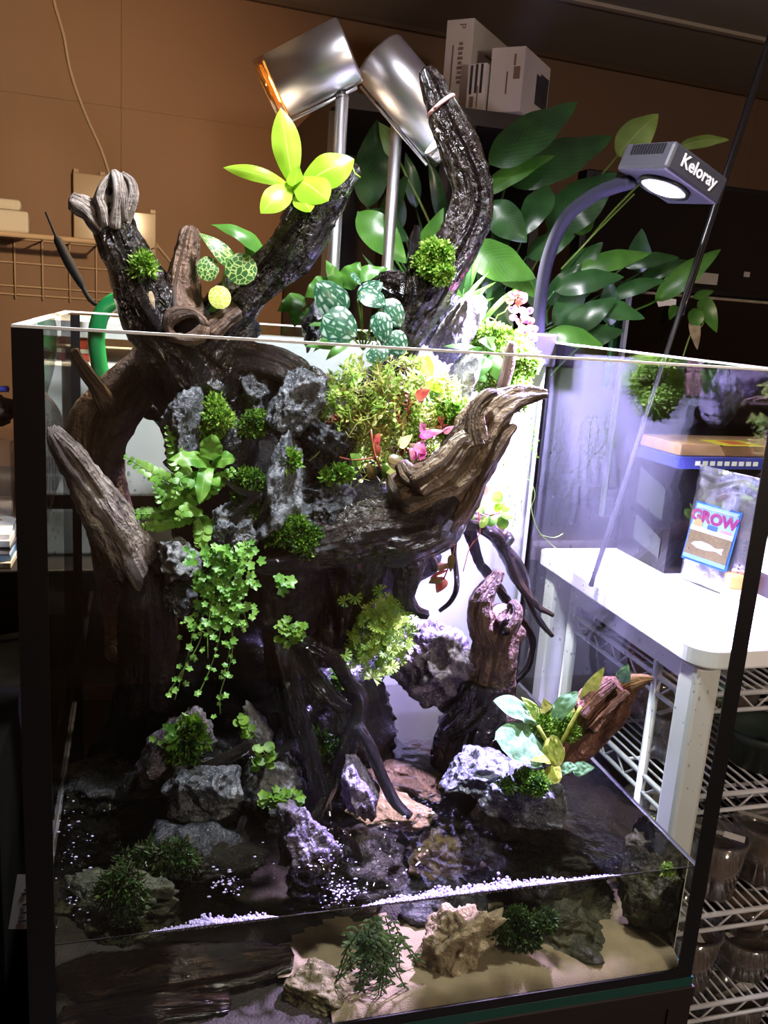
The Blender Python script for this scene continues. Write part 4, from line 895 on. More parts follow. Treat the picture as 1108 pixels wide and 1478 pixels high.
# --- dark core of the cliff
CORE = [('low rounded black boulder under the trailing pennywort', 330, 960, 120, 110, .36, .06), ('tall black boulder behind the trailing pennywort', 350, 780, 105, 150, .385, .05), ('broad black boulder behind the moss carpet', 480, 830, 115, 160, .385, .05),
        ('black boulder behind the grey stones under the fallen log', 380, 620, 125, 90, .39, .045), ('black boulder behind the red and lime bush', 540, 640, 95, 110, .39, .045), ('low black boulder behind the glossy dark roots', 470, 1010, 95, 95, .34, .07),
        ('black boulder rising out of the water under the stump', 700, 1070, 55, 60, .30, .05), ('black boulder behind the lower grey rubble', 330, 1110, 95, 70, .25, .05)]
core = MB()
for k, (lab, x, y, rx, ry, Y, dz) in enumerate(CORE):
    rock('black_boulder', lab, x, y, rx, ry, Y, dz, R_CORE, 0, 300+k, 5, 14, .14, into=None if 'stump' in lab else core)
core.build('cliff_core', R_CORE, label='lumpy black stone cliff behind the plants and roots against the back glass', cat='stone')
# --- stones of the cliff
ST = [
 ('upright grey stone beside the suction cup, above the button fern', 266, 622, 27, 56, .235, .035, R_GREY, 6, 1, .10),
 ('rough pale grey stone below the log end', 372, 574, 30, 40, .27, .03, R_GREY, -10, 2, .14),
 ('dark stone with bright bluish peak below the log end', 422, 585, 36, 58, .25, .04, R_GREY, 8, 33, .14),
 ('tall streaked grey stone in the middle of the cliff', 405, 715, 34, 82, .235, .04, R_GREY, 14, 4, .12),
 ('black layered stone under the red and lime bush', 470, 645, 40, 42, .25, .04, R_DARK, 30, 5, .2),
 ('black stone lump above the forked driftwood', 462, 720, 48, 42, .24, .04, R_DARK, 0, 6, .2),
 ('glossy black stone left of the bright-peaked stone', 345, 645, 26, 46, .255, .03, R_DARK, 15, 7, .12),
 ('grey wedge stone above the trailing pennywort', 338, 768, 34, 38, .215, .03, R_GREY, -20, 8, .12),
 ('knobbly pale stone beside the violet-tinted driftwood', 257, 806, 27, 32, .205, .025, R_PALE, 0, 9, .2),
 ('cracked grey stone under the knobbly pale stone', 258, 858, 25, 34, .205, .025, R_GREY, -25, 10, .14),
 ('small grey stone beside the striped leaves', 452, 468, 17, 34, .31, .02, R_GREY, 12, 11, .12),
 ('dark grey stone under the lime-leaved branch', 345, 480, 24, 34, .33, .02, R_GREY, 20, 41, .12),
 ('pointed grey stone with white tip', 660, 474, 26, 58, .36, .022, R_PALE, 28, 12, .10),
 ('dark stone behind the white-tipped stone', 634, 462, 30, 48, .40, .02, R_GREY, 35, 13, .12),
 ('grey-green stone below the white-tipped stone', 664, 552, 24, 46, .31, .025, R_PALE, 14, 14, .12),
 ('violet-grey stone under the striped leaves', 598, 538, 26, 44, .33, .025, R_PURP, 8, 15, .12),
 ('flat violet-grey rock beside the fan-leaf plant', 628, 952, 52, 62, .325, .05, R_PURP, -32, 16, .16),
 ('leaning blue-grey rubble stone with small weeds, in the water', 252, 1080, 40, 60, .22, .035, R_PURP, 40, 17, .12),
 ('large pale-faced stone standing in the water', 306, 1140, 50, 54, .175, .035, R_GREY, -12, 18, .12),
 ('small bluish stone behind the round-leaf weed', 368, 1054, 20, 36, .21, .02, R_PALE, -20, 19, .12),
 ('dark rubble stone between the roots', 388, 1128, 46, 52, .19, .035, R_GREY, 10, 20, .16),
 ('wet pale violet stone at the foot of the roots', 516, 1130, 22, 48, .155, .025, R_PURP, -16, 21, .10),
 ('splashed violet stone under the trickling water', 440, 1220, 40, 52, .10, .03, R_PURP, -10, 22, .14),
 ('grey boulder carrying the felt-leaved plant', 762, 1160, 68, 50, .125, .05, R_GREY, 8, 23, .12),
 ('dark slab behind the felt-leaved plant boulder', 692, 1112, 52, 34, .18, .04, R_GREY, -12, 24, .14),
 ('broad submerged dark stone below the grey boulder', 785, 1235, 88, 42, .12, .055, R_DARK, 4, 25, .14),
 ('submerged brown slab in the middle of the pool', 572, 1110, 76, 26, UZ(572, 1110, .092).y, .07, rockmat('brown_slab', (.03, .02, .013), (.10, .068, .045), (.22, .17, .13), .3, vein=.1), 10, 26, .08),
 ('tan limestone block on the sand behind the front glass', 660, 1365, 46, 72, .055, .03, R_TAN, 30, 27, .2),
 ('pale tan slab leaning under water behind the limestone block', 640, 1235, 46, 40, UZ(640, 1235, .055).y, .03, R_TAN, 30, 28, .12),
 ('round yellowish stone half buried in the sand', 462, 1430, 56, 36, .045, .03, rockmat('yellow_algae_stone', (.03, .028, .01), (.11, .10, .04), (.26, .24, .13), .6, vein=.1), 0, 29, .14),
 ('wide algae-dark boulder on the sand', 800, 1340, 100, 62, .085, .05, R_OLIVE, 0, 30, .16),
 ('grey algae stone in the corner against the right glass', 942, 1290, 44, 62, .05, .03, R_OLIVE, 0, 31, .14),
 ('pale blue-grey stone just under the water by the right glass', 940, 1218, 34, 36, .10, .022, R_PALE, -30, 32, .14),
 ('tan pebble slab under water behind the wet violet stone', 560, 1165, 56, 18, UZ(560, 1168, .090).y, .04, R_TAN, 0, 43, .12),
 ('dark mossy stone in the left corner of the pool', 190, 1310, 80, 50, .07, .04, R_OLIVE, 0, 44, .16),
]
for (lab, x, y, rx, ry, Y, dz, mt, rot, sd_, rg_) in ST:
    rock('stone', lab, x, y, rx, ry, Y, dz, mt, rot, sd_, 6 if rx*ry > 1200 else 5, 18, rg_*.9, ridge=rg_)
# --- driftwood
w1 = thing('driftwood', 'large wet black driftwood stump with three raised arms and a knot hole', 'driftwood', U(300, 560, .27))
wood('trunk', '', [[(330, 560, 42, .28), (290, 525, 62, .27), (262, 490, 62, .262), (228, 460, 52, .258), (205, 425, 42, .255), (187, 380, 34, .252), (168, 338, 30, .25), (158, 305, 28, .25)]], W_BLACK, w1, seed=1)
wood('arm_head', '', [[(160, 325, 24, .252), (160, 292, 22, .254), (165, 268, 15, .254), (168, 252, 6, .252)], [(152, 328, 17, .247), (128, 303, 14, .246), (113, 294, 14, .246), (102, 289, 10, .246)], [(176, 325, 10, .240), (186, 300, 10, .238), (192, 280, 9, .240), (188, 262, 7, .244), (176, 252, 5, .248)], [(165, 328, 11, .236), (168, 300, 7, .233), (170, 275, 8, .234), (168, 256, 9, .240), (164, 248, 5, .245)], [(152, 325, 11, .238), (147, 300, 8, .236), (142, 286, 7, .238), (146, 274, 7, .240), (154, 262, 7, .243), (162, 252, 5, .246)], [(180, 318, 6, .235), (178, 295, 5, .232), (180, 275, 4, .234), (176, 262, 4, .238)]], W_LIT, w1, seed=2, amp=.32, fine=.0016, freq=1.6)
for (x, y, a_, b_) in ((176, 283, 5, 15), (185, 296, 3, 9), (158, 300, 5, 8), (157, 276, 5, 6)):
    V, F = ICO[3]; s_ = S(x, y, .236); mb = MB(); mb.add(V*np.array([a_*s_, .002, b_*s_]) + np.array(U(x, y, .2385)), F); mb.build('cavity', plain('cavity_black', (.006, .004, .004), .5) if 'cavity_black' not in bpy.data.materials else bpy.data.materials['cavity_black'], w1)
wood('arm_short', '', [[(262, 490, 44, .245), (264, 448, 30, .245), (262, 415, 24, .25), (266, 380, 19, .25), (272, 350, 15, .25), (276, 334, 13, .25), (277, 328, 8, .25)]], W_BROWN, w1, seed=3, amp=.3)
wood('arm_long', '', [[(285, 500, 44, .25), (322, 458, 34, .25), (365, 412, 29, .25), (405, 374, 28, .25), (434, 340, 32, .25), (452, 305, 34, .25), (474, 280, 30, .25), (494, 258, 22, .25), (512, 240, 12, .25)]], W_BLACK, w1, seed=4, amp=.28, fine=.0018)
wood('knot_rim', '', [[(268+26*math.cos(a), 470+20*math.sin(a), 9+3*math.sin(a*2), .213) for a in [k*math.pi/8 for k in range(17)]], [(300, 480, 16, .222), (322, 462, 14, .226), (340, 448, 13, .232)]], W_BROWN, w1, seed=5, amp=.2)
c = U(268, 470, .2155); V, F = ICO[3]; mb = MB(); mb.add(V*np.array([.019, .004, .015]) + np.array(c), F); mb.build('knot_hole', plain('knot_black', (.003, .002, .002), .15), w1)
wood('root_mass', '', [[(250, 480, 40, .28), (245, 530, 48, .30), (265, 575, 40, .32), (290, 600, 24, .33)], [(300, 520, 38, .28), (350, 535, 30, .285), (400, 530, 22, .29)]], W_BLACK, w1, seed=6)
wood('driftwood', 'horizontal dark driftwood log with violet sawn end above the grey stones', [[(318, 530, 30, .275), (360, 520, 27, .27), (400, 528, 26, .262), (430, 545, 25, .255), (448, 558, 17, .252)]], W_DARK, seed=7, amp=.25)
wood('driftwood', 'brown driftwood with thick swollen bend and thin horn against the left glass', [[(232, 495, 24, .34), (206, 535, 32, .345), (172, 578, 40, .345), (145, 614, 45, .34), (137, 655, 41, .335), (146, 705, 36, .33), (160, 755, 35, .325), (180, 810, 44, .325), (200, 870, 52, .32), (205, 940, 50, .32)],
     [(160, 592, 15, .31), (143, 563, 11, .30), (125, 538, 9, .29), (112, 518, 8, .288), (105, 506, 9, .287)], [(176, 570, 20, .335), (205, 530, 14, .33), (236, 490, 10, .325)]], W_BROWN, seed=8, amp=.14, fine=.0008)
w3 = thing('driftwood', 'violet-lit grey driftwood branch leaning to the left glass', 'driftwood', U(205, 1000, .26))
wood('dry_upper_part', '', [[(74, 622, 11, .135), (90, 645, 18, .143), (115, 680, 22, .155), (145, 725, 28, .175), (175, 770, 31, .20), (198, 815, 31, .21), (208, 850, 20, .22)]], W_GREY, w3, seed=9, amp=.3, fine=.0016)
wood('wet_lower_part', '', [[(185, 785, 24, .206), (202, 825, 33, .213), (212, 868, 40, .22), (212, 930, 44, .24), (208, 1000, 42, .27), (204, 1080, 36, .31)]], W_BLACK, w3, seed=39, amp=.24)
w4 = thing('driftwood', 'glossy black driftwood branch standing up with a pink rubber band', 'driftwood', U(590, 500, .29))
wood('branch', '', [[(613, 100, 9, .285), (622, 120, 17, .285), (640, 165, 23, .285), (662, 215, 27, .285), (680, 262, 28, .285), (680, 305, 29, .285), (662, 345, 30, .285), (636, 385, 32, .285), (612, 420, 36, .285), (592, 460, 34, .29), (575, 505, 26, .30)],
     [(690, 272, 12, .285), (702, 262, 8, .285), (706, 256, 5, .285)]], W_BLACK, w4, seed=10, amp=.2, fine=.0014)
wood('spur', '', [[(600, 425, 14, .262), (600, 380, 10, .262), (598, 350, 7, .262), (602, 326, 4, .262)], [(598, 430, 30, .285), (565, 412, 22, .285), (545, 405, 12, .285)]], W_BLACK, w4, seed=11, amp=.25)
c = U(630, 153, .285); ax = (U(640, 165, .285)-U(622, 120, .285)).normalized(); b_ = ax.orthogonal().normalized(); cc = ax.cross(b_)
c = U(636, 153, .285); mb = MB(); mb.tube([c + (b_*math.cos(a) + cc*math.sin(a))*(.0150) + ax*(.004*math.sin(a)) for a in [k*math.pi/12 for k in range(25)]], .0020, 8); mb.build('rubber_band', plain('pink_rubber', (.62, .32, .30), .5), w4, label='pink rubber band')
w5 = thing('driftwood', 'forked tan driftwood with pale grooved tip and black wet base across the cliff', 'driftwood', U(560, 800, .21))
wood('tip', '', [[(788, 569, 6, .20), (760, 571, 13, .20), (730, 580, 21, .20), (705, 600, 28, .20), (688, 628, 32, .20), (668, 660, 36, .20), (640, 690, 38, .20), (606, 706, 38, .20), (575, 722, 40, .20)], [(690, 640, 16, .172), (684, 612, 13, .172), (688, 588, 10, .172), (704, 570, 9, .174), (716, 566, 5, .175)], [(620, 690, 20, .175), (590, 685, 15, .176), (578, 668, 8, .178)],
     [(600, 700, 22, .175), (640, 670, 20, .172), (665, 640, 15, .172), (690, 628, 9, .172)]], W_TAN, w5, seed=12, amp=.38, fine=.0016, freq=1.8)
wood('lower_prong', '', [[(744, 614, 4, .185), (728, 630, 10, .185), (708, 660, 14, .185), (690, 690, 15, .188), (672, 720, 22, .195), (645, 745, 34, .205)]], W_BROWN, w5, seed=13, amp=.3)
wood('wet_base', '', [[(650, 715, 36, .205), (620, 750, 50, .205), (580, 765, 52, .205), (530, 770, 46, .205), (480, 785, 38, .205), (430, 800, 28, .205), (390, 810, 18, .205), (360, 815, 9, .205)], [(520, 780, 40, .215), (515, 840, 32, .225), (505, 890, 24, .23), (498, 930, 18, .235)], [(590, 790, 30, .215), (588, 830, 20, .22), (584, 862, 15, .225), (598, 882, 9, .225), (617, 888, 5, .225)],
     [(440, 805, 34, .225), (430, 850, 50, .25), (425, 900, 40, .26)], [(470, 820, 40, .23), (480, 880, 46, .26), (470, 940, 40, .27)]], W_BLACK, w5, seed=14, amp=.2)
wood('driftwood', 'thin dark hanging roots in front of the white sheet', [
     [(640, 720, 16, .28), (668, 748, 15, .285), (692, 755, 13, .29), (716, 772, 12, .295), (728, 797, 9, .30), (745, 836, 6.5, .30), (772, 872, 5, .30), (798, 888, 3, .30)], [(722, 785, 8, .297), (748, 812, 6, .305), (760, 842, 5, .305), (761, 866, 4, .305), (780, 898, 4.5, .305), (797, 918, 3, .305)],
     [(672, 750, 12, .29), (682, 782, 8, .295), (692, 812, 6.5, .30), (718, 848, 6, .305), (735, 872, 5.5, .31), (760, 905, 5, .315), (768, 928, 5, .315), (761, 962, 5, .315), (742, 986, 4, .32)],
     [(650, 745, 9, .272), (653, 775, 7, .272), (655, 800, 4, .272), (659, 845, 4, .272), (650, 868, 3.5, .272), (634, 882, 3, .272)], [(600, 775, 9, .24), (618, 798, 7, .25), (627, 815, 5, .255), (627, 824, 4.5, .255)], [(735, 772, 12, .295), (726, 780, 12, .296), (718, 776, 9, .296)]], W_DARK, seed=15, amp=.16)
w7 = thing('driftwood', 'hollow brown driftwood stump with a crooked horn standing in the pool', 'driftwood', U(700, 1080, .29))
wood('stump', '', [[(680, 1100, 46, .285), (692, 1050, 42, .285), (702, 1000, 36, .285), (712, 955, 33, .285), (718, 920, 32, .285), (728, 893, 25, .285), (738, 880, 14, .285)], [(705, 930, 22, .283), (694, 895, 18, .283), (694, 868, 15, .283), (706, 848, 11, .283), (716, 834, 8, .283), (720, 824, 6, .283)], [(728, 905, 15, .262), (740, 890, 12, .262), (742, 876, 8, .264), (738, 868, 5, .266)]], W_BROWN, w7, seed=16, amp=.34, fine=.0018, freq=1.4)
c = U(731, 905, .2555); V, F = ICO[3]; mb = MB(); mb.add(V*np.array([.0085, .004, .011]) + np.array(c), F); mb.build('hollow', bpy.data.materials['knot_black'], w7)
wood('wet_foot', '', [[(660, 1120, 40, .275), (675, 1070, 46, .275), (690, 1020, 40, .28), (698, 985, 36, .284)], [(700, 1010, 26, .27), (672, 1040, 26, .268), (645, 1060, 16, .27)]], W_BLACK, w7, seed=17)
w8 = thing('driftwood', 'reddish torn bark driftwood lying on the grey boulder', 'driftwood', U(820, 1090, .14))
wood('bark', '', [[(800, 1100, 26, .145), (826, 1070, 34, .145), (852, 1042, 36, .145), (878, 1012, 30, .140), (900, 992, 18, .130)], [(852, 1050, 12, .118), (880, 1020, 10, .118), (905, 1000, 6, .12)], [(838, 1030, 13, .122), (862, 1004, 11, .122), (884, 985, 9, .124)]], W_RED, w8, seed=18, amp=.35, fine=.002, freq=1.5)
wood('splinter', '', [[(880, 1015, 22, .145), (905, 990, 15, .130), (925, 981, 9, .118), (942, 979, 3, .110)]], woodmat('orange_splinter', (.12, .05, .015), (.32, .15, .05), (.5, .30, .12), .6), w8, seed=19, amp=.3)
wood('driftwood', 'tangle of glossy black roots reaching down into the pool', [
     [(388, 905, 12, .20), (410, 912, 9.5, .185), (445, 930, 9.5, .18), (482, 952, 9.5, .175), (503, 985, 9.5, .17), (518, 1002, 8.5, .17), (518, 1030, 10, .17), (506, 1064, 13, .17), (492, 1105, 15, .17), (480, 1145, 12, .17)],
     [(410, 925, 13, .185), (418, 975, 11, .175), (432, 1035, 11, .17), (448, 1085, 12, .165), (460, 1130, 12, .16), (470, 1170, 9, .16)], [(425, 930, 14, .20), (446, 968, 13, .185), (472, 1000, 12, .175), (500, 1024, 10, .172)],
     [(514, 1045, 11, .165), (536, 1085, 10, .155), (556, 1132, 9, .145), (572, 1160, 8, .14), (592, 1178, 6, .135)], [(482, 1120, 11, .165), (464, 1165, 9, .15), (452, 1190, 8, .14), (485, 1200, 7, .13), (508, 1216, 6, .12), (518, 1240, 5, .115), (521, 1262, 3, .11)],
     [(352, 1180, 5, .15), (342, 1210, 4, .13), (332, 1240, 4.5, .115), (324, 1264, 7, .105), (312, 1284, 4, .10)], [(360, 1076, 10, .18), (330, 1094, 9, .175), (290, 1112, 9, .175), (252, 1122, 9, .18), (222, 1142, 7, .19), (195, 1148, 5, .2), (165, 1158, 4, .21)],
     [(395, 870, 14, .22), (398, 930, 14, .21), (405, 1000, 15, .20), (425, 1060, 14, .195)], [(360, 1090, 8, .165), (400, 1085, 7, .16), (425, 1070, 5, .16)]], W_BLACK, seed=20, amp=.22)
wood('driftwood', 'dark curved root against the left rear of the pool', [[(230, 950, 20, .35), (200, 975, 17, .35), (178, 1010, 14, .345), (162, 1050, 13, .335), (138, 1088, 9, .32), (128, 1105, 5, .315)]], W_BLACK, seed=21)
wood('driftwood', 'thin twig with violet tip above the grey wedge stone', [[(372, 715, 6, .20), (355, 712, 5, .198), (335, 702, 4, .196), (322, 690, 2.5, .196)], [(372, 712, 7, .20), (345, 740, 7, .20), (330, 775, 7, .195), (325, 815, 7, .19), (320, 850, 4, .19)]], W_BLACK, seed=22)
wood('driftwood', 'flat dark sunken driftwood on the pool bottom behind the left front glass', [[(60, 1440, 30, .10), (150, 1425, 38, .09), (260, 1405, 40, .085), (350, 1395, 30, .08), (420, 1380, 14, .075)], [(90, 1478, 22, .05), (200, 1460, 22, .045), (330, 1448, 14, .04)]], W_DARK, seed=35, amp=.25)
rock('stone', 'low dark stone behind the wide algae-dark boulder', 640, 1300, 70, 34, .13, .05, R_DARK, 0, 71, 5, 16, .14)
rock('stone', 'dark brown sunken stone behind the splashed violet stone', 500, 1250, 70, 40, .14, .05, R_DARK, 0, 72, 5, 16, .14)
rock('stone', 'dark sunken stone below the large pale-faced stone', 300, 1235, 70, 40, .13, .05, R_DARK, 0, 73, 5, 16, .14)
rock('stone', 'dark sunken stone near the left rear of the pool', 150, 1130, 60, 34, .26, .05, R_DARK, 0, 74, 5, 16, .14)
# ================================================================== PLANTS
def camn(p, up=.5, side=0.0, rg=None, j=.0):
    v = (CAM-p).normalized() + E3*up + E1*side
    if rg: v += Vector((rg.uniform(-j, j), rg.uniform(-j, j), rg.uniform(-j, j)))
    return v.normalized()
SHP = {'lance': lambda t: math.sin(math.pi*t**.75)**.85, 'ovate': lambda t: math.sin(math.pi*t**.62)**.8, 'round': lambda t: (max(0, 1-(2*t-1)**2))**.5,
       'heart': lambda t: (max(0, 1-(2*t-1)**2))**.5*(1.15-.45*t), 'strap': lambda t: min(1, t*6+.25)*min(1, (1-t)*3)**.7, 'obov': lambda t: math.sin(math.pi*min(1, t)**1.25)**.8 if t < 1 else 0, 'obl': lambda t: (math.sin(math.pi*min(1, t**1.5))**.7 if t < 1 else 0)}
def leafgeo(mb, base, tip, width, nrm, shape='lance', bend=.1, fold=.12, wave=0, nl=12, nw=4, thick=0, ph=0, rough=0):
    base, tip = Vector(base), Vector(tip); ax = tip-base; L = ax.length; ax.normalize()
    n = (nrm - ax*nrm.dot(ax)).normalized(); w = ax.cross(n); fn = SHP[shape]
    V = []; UVs = []
    for i in range(nl+1):
        t = i/nl; h = max(fn(t), .02)*width/2; c = base + ax*(L*t) + n*(bend*L*4*t*(1-t))
        for k in range(nw+1):
            s = 2*k/nw-1; q = c + w*(h*s) + n*(-fold*abs(s)*h*1.2 + (wave*width*math.sin(t*17+ph+s*2)*abs(s)**1.5))
            if rough: q += n*(rough*width*float(vn(np.array([[t*7, s*3.5, ph]]), 2)[0]))
            V.append(tuple(q)); UVs.append((k/nw, t))
    F = [(i*(nw+1)+k, i*(nw+1)+k+1, (i+1)*(nw+1)+k+1, (i+1)*(nw+1)+k) for i in range(nl) for k in range(nw)]
    mb.add(V, F, UVs); return mb
def leaf(parent, base, tip, width, mat, nrm=None, name='leaf', **k):
    base, tip = Vector(base), Vector(tip)
    if nrm is None: nrm = camn((base+tip)/2)
    return leafgeo(MB(), base, tip, width, nrm, **k).build(name, mat, parent)
def PL(parent, bx, by, Yb, tx, ty, Yt, wpx, mat, shape='lance', up=.5, side=0, **k):   # leaf given in pixels
    b, t = U(bx, by, Yb), U(tx, ty, Yt); return leaf(parent, b, t, wpx*S((bx+tx)/2, (by+ty)/2, (Yb+Yt)/2), mat, camn((b+t)/2, up, side), shape=shape, **k)
def stem(parent, pts, r, mat, name='stem'):
    return MB().tube(pts, r, 6, step=.006).build(name, mat, parent)
def moss(name, label, px, py, rx, ry, Y, dz, n, size, mats, seed, cat='moss', hang=0, core=True, spread=.55, long=1.0):
    if core: n = int(n*1.8); size *= .68
    rg = np.random.RandomState(seed); s = S(px, py, Y); c = np.array(U(px, py, Y)); rx, ry = rx*s, ry*s; fr = np.array([E1, E2, E3])
    K = int(min(24, max(9, 9*max(rx, ry)/max(dz*1.6, .001)*.6))); th = rg.rand(K)*6.283; rr_ = np.sqrt(rg.rand(K))*.72; LC = np.stack([np.cos(th)*rr_*rx, rg.uniform(-.4, .2, K)*dz, np.sin(th)*rr_*ry], 1); LR = rg.uniform(.28, .52, K)*np.sqrt(rx*ry); LR = np.minimum(LR, dz*1.5+.002)
    li = rg.choice(K, n, p=LR**2/(LR**2).sum()); d = rg.normal(size=(n, 3)); d /= np.linalg.norm(d, axis=1)[:, None]; d[:, 1] = -np.abs(d[:, 1])*np.where(rg.rand(n) < .85, 1, -1)
    pt = LC[li] + d*(LR[li]*(.75+.3*rg.rand(n)))[:, None]*np.array([1, .8, .9]); pt = pt @ fr + c; nn = d @ fr
    nn[:, 2] += .3-hang; mb = MB()
    nl = 4
    pt = np.repeat(pt, nl, 0); nn = np.repeat(nn, nl, 0); k = len(pt)
    a = nn + rg.normal(size=(k, 3))*spread*1.3; a /= np.linalg.norm(a, axis=1)[:, None]
    b = np.cross(a, rg.normal(size=(k, 3))); b /= np.linalg.norm(b, axis=1)[:, None]
    sz = size*s*(.6+.8*rg.rand(k))[:, None]; off = rg.normal(size=(k, 3))*size*s*.45
    p0 = pt+off; nz = np.cross(a, b)*sz*.12
    V = np.stack([p0, p0+a*sz*.55*long+b*sz*.34+nz, p0+a*sz*1.15*long, p0+a*sz*.55*long-b*sz*.34+nz], 1).reshape(-1, 3)
    F = np.arange(k*4).reshape(-1, 4); mi = rg.randint(0, len(mats), n) if len(mats) > 1 else None
    if core:
        iv, jf = ICO[3]
        for q in range(K): mb.add((LC[q] + iv*LR[q]*.72*np.array([1, .8, .9])) @ fr + c, jf)
    m0 = len(mb.mi); mb.add(V, F)
    if mi is not None: mb.mi = [0]*m0 + np.repeat(mi, nl).tolist()
    return mb.build(name, mats, label=label, cat=cat, smooth=False)
# ---------------- bird's-nest fern on the long arm
t = thing('lime_fern', 'glowing lime-green rosette of broad leaves on the wet black arm', 'plant', U(432, 282, .225))
for (bx, by, tx, ty, w, Yt, sh, bd, up) in ((424, 278, 405, 156, 42, .232, 'obov', .04, .1), (424, 272, 322, 242, 22, .225, 'obov', .2, .25), (428, 275, 511, 230, 52, .215, 'obov', .14, .45), (424, 268, 376, 308, 38, .20, 'obov', .16, .3),
                                     (424, 258, 474, 290, 52, .185, 'obov', .10, .45), (428, 276, 448, 306, 32, .185, 'obov', .08, .3), (424, 276, 430, 238, 26, .20, 'ovate', .05, .2)):
    PL(t, bx, by, .225, tx, ty, Yt, w, L_LIME, sh, up, bend=bd, fold=.2, wave=.02, nl=14)
MB().tube([U(505, 232, .228), U(512, 250, .225), U(520, 256, .224)], .0006, 5).build('tendril', L_LIME, t)
# ---------------- long pointed leaf pair behind
t = thing('strap_fern', 'two arching mid-green leaves behind the netted-leaf plant', 'plant', U(385, 395, .31))
PL(t, 386, 372, .31, 304, 324, .31, 26, L_LILYL, 'lance', .8, bend=.2, wave=.05, fold=.2)
PL(t, 378, 392, .31, 352, 340, .31, 22, L_LILYL, 'lance', .2, bend=.1, fold=.2)
stem(t, [U(380, 385, .31), U(388, 420, .31)], .001, L_LILYL)
# ---------------- netted jewel orchid
t = thing('netted_leaf_plant', 'small plant with yellow-netted dark leaves between the driftwood arms', 'plant', U(322, 440, .232))
PL(t, 338, 385, .23, 288, 337, .235, 30, L_NET, 'ovate', .9, bend=.12)
PL(t, 316, 392, .225, 284, 383, .225, 36, L_NET, 'round', .3, bend=.04)
PL(t, 330, 372, .22, 366, 404, .215, 46, L_NET, 'round', .3, bend=.06)
PL(t, 312, 412, .22, 322, 446, .212, 32, leafmat('yellow_net_leaf', (.45, .55, .06), (.62, .70, .12), .4, .35, 40, 'net', (.75, .78, .35)), 'round', .2, bend=.06)
stem(t, [U(324, 450, .235), U(322, 410, .23), U(328, 380, .228)], .0016, L_LILYY); 
PL(t, 318, 440, .23, 300, 450, .235, 14, L_LILYL, 'ovate', .3)
rock('stone', 'small bluish white pebble under the netted-leaf plant', 335, 412, 15, 16, .245, .012, R_PALE, 0, 60, 4)
moss('moss_tuft', 'spidery lime moss tuft on the raised left arm', 208, 388, 19, 19, .235, .010, 420, 4.5, [L_BRIGHT, L_MOSS], 2, core=False, long=2.0)
PL(thing('air_root', 'frayed tan root fibre under the lime moss tuft', 'root', U(218, 445, .232)), 212, 418, .232, 222, 452, .228, 14, L_BROWN, 'ovate', .1, bend=.1, wave=.1)
# blue-white plant tag behind the arms
mb = MB(); mb.add([tuple(U(x, y, .268)) for x, y in ((172, 328), (182, 322), (188, 352), (200, 372), (182, 380), (175, 352))] + [tuple(U(x, y, .2695)) for x, y in ((172, 328), (182, 322), (188, 352), (200, 372), (182, 380), (175, 352))], [(0, 1, 2, 3, 4, 5), (11, 10, 9, 8, 7, 6)] + [(k, (k+1) % 6, (k+1) % 6+6, k+6) for k in range(6)]); mb.build('plant_tag', plain('pale_blue_tag', (.45, .55, .75), .4), label='pale blue plastic tag tucked behind the raised left arm', cat='plant tag', smooth=False)
# ---------------- striped peperomia
t = thing('striped_plant', 'plant with silver-striped dark green heart leaves and pale stems', 'plant', U(530, 500, .265))
for (bx, by, tx, ty, w, Y, up) in ((498, 456, 456, 408, 54, .245, .35), (466, 456, 514, 486, 58, .225, .3), (516, 432, 552, 408, 34, .26, .8), (520, 420, 556, 440, 40, .25, .9), (556, 432, 578, 472, 36, .25, .5), (546, 450, 556, 496, 34, .24, .2), (560, 480, 582, 512, 40, .235, .2), (540, 500, 550, 524, 36, .235, .2), (520, 404, 506, 398, 24, .27, .8)):
    PL(t, bx, by, Y+.008, tx, ty, Y, w, L_STRIPE, 'heart', up, bend=.10, fold=.15, nl=12, nw=6)
for (x, y) in ((496, 452), (470, 462), (516, 432), (520, 422), (556, 432), (546, 452), (560, 482)):
    stem(t, [U(524, 505, .27), U((x+524)/2, (y+500)/2-6, .262), U(x, y, .256)], .0011, L_LILYY)
for (a, b, c_, d_) in ((500, 470, 452, 508), (505, 490, 470, 520), (498, 465, 445, 470), (488, 500, 440, 500)): PL(t, a, b, .262, c_, d_, .25, 16, L_LILYL, 'lance', .4, bend=.14)
# ---------------- lobed pale fern leaves behind
t = thing('lobed_fern', 'light green lobed fern leaves behind the striped plant', 'plant', U(500, 430, .32))
for (bx, by, tx, ty, w) in ((490, 420, 470, 375, 24), (495, 415, 520, 378, 34), (500, 405, 560, 388, 26), (480, 405, 440, 430, 34), (440, 430, 400, 450, 30), (455, 440, 440, 470, 20), (430, 445, 425, 472, 22)):
    PL(t, bx, by, .33, tx, ty, .325, w, L_LILYL, 'ovate', .6, bend=.12, wave=.07)
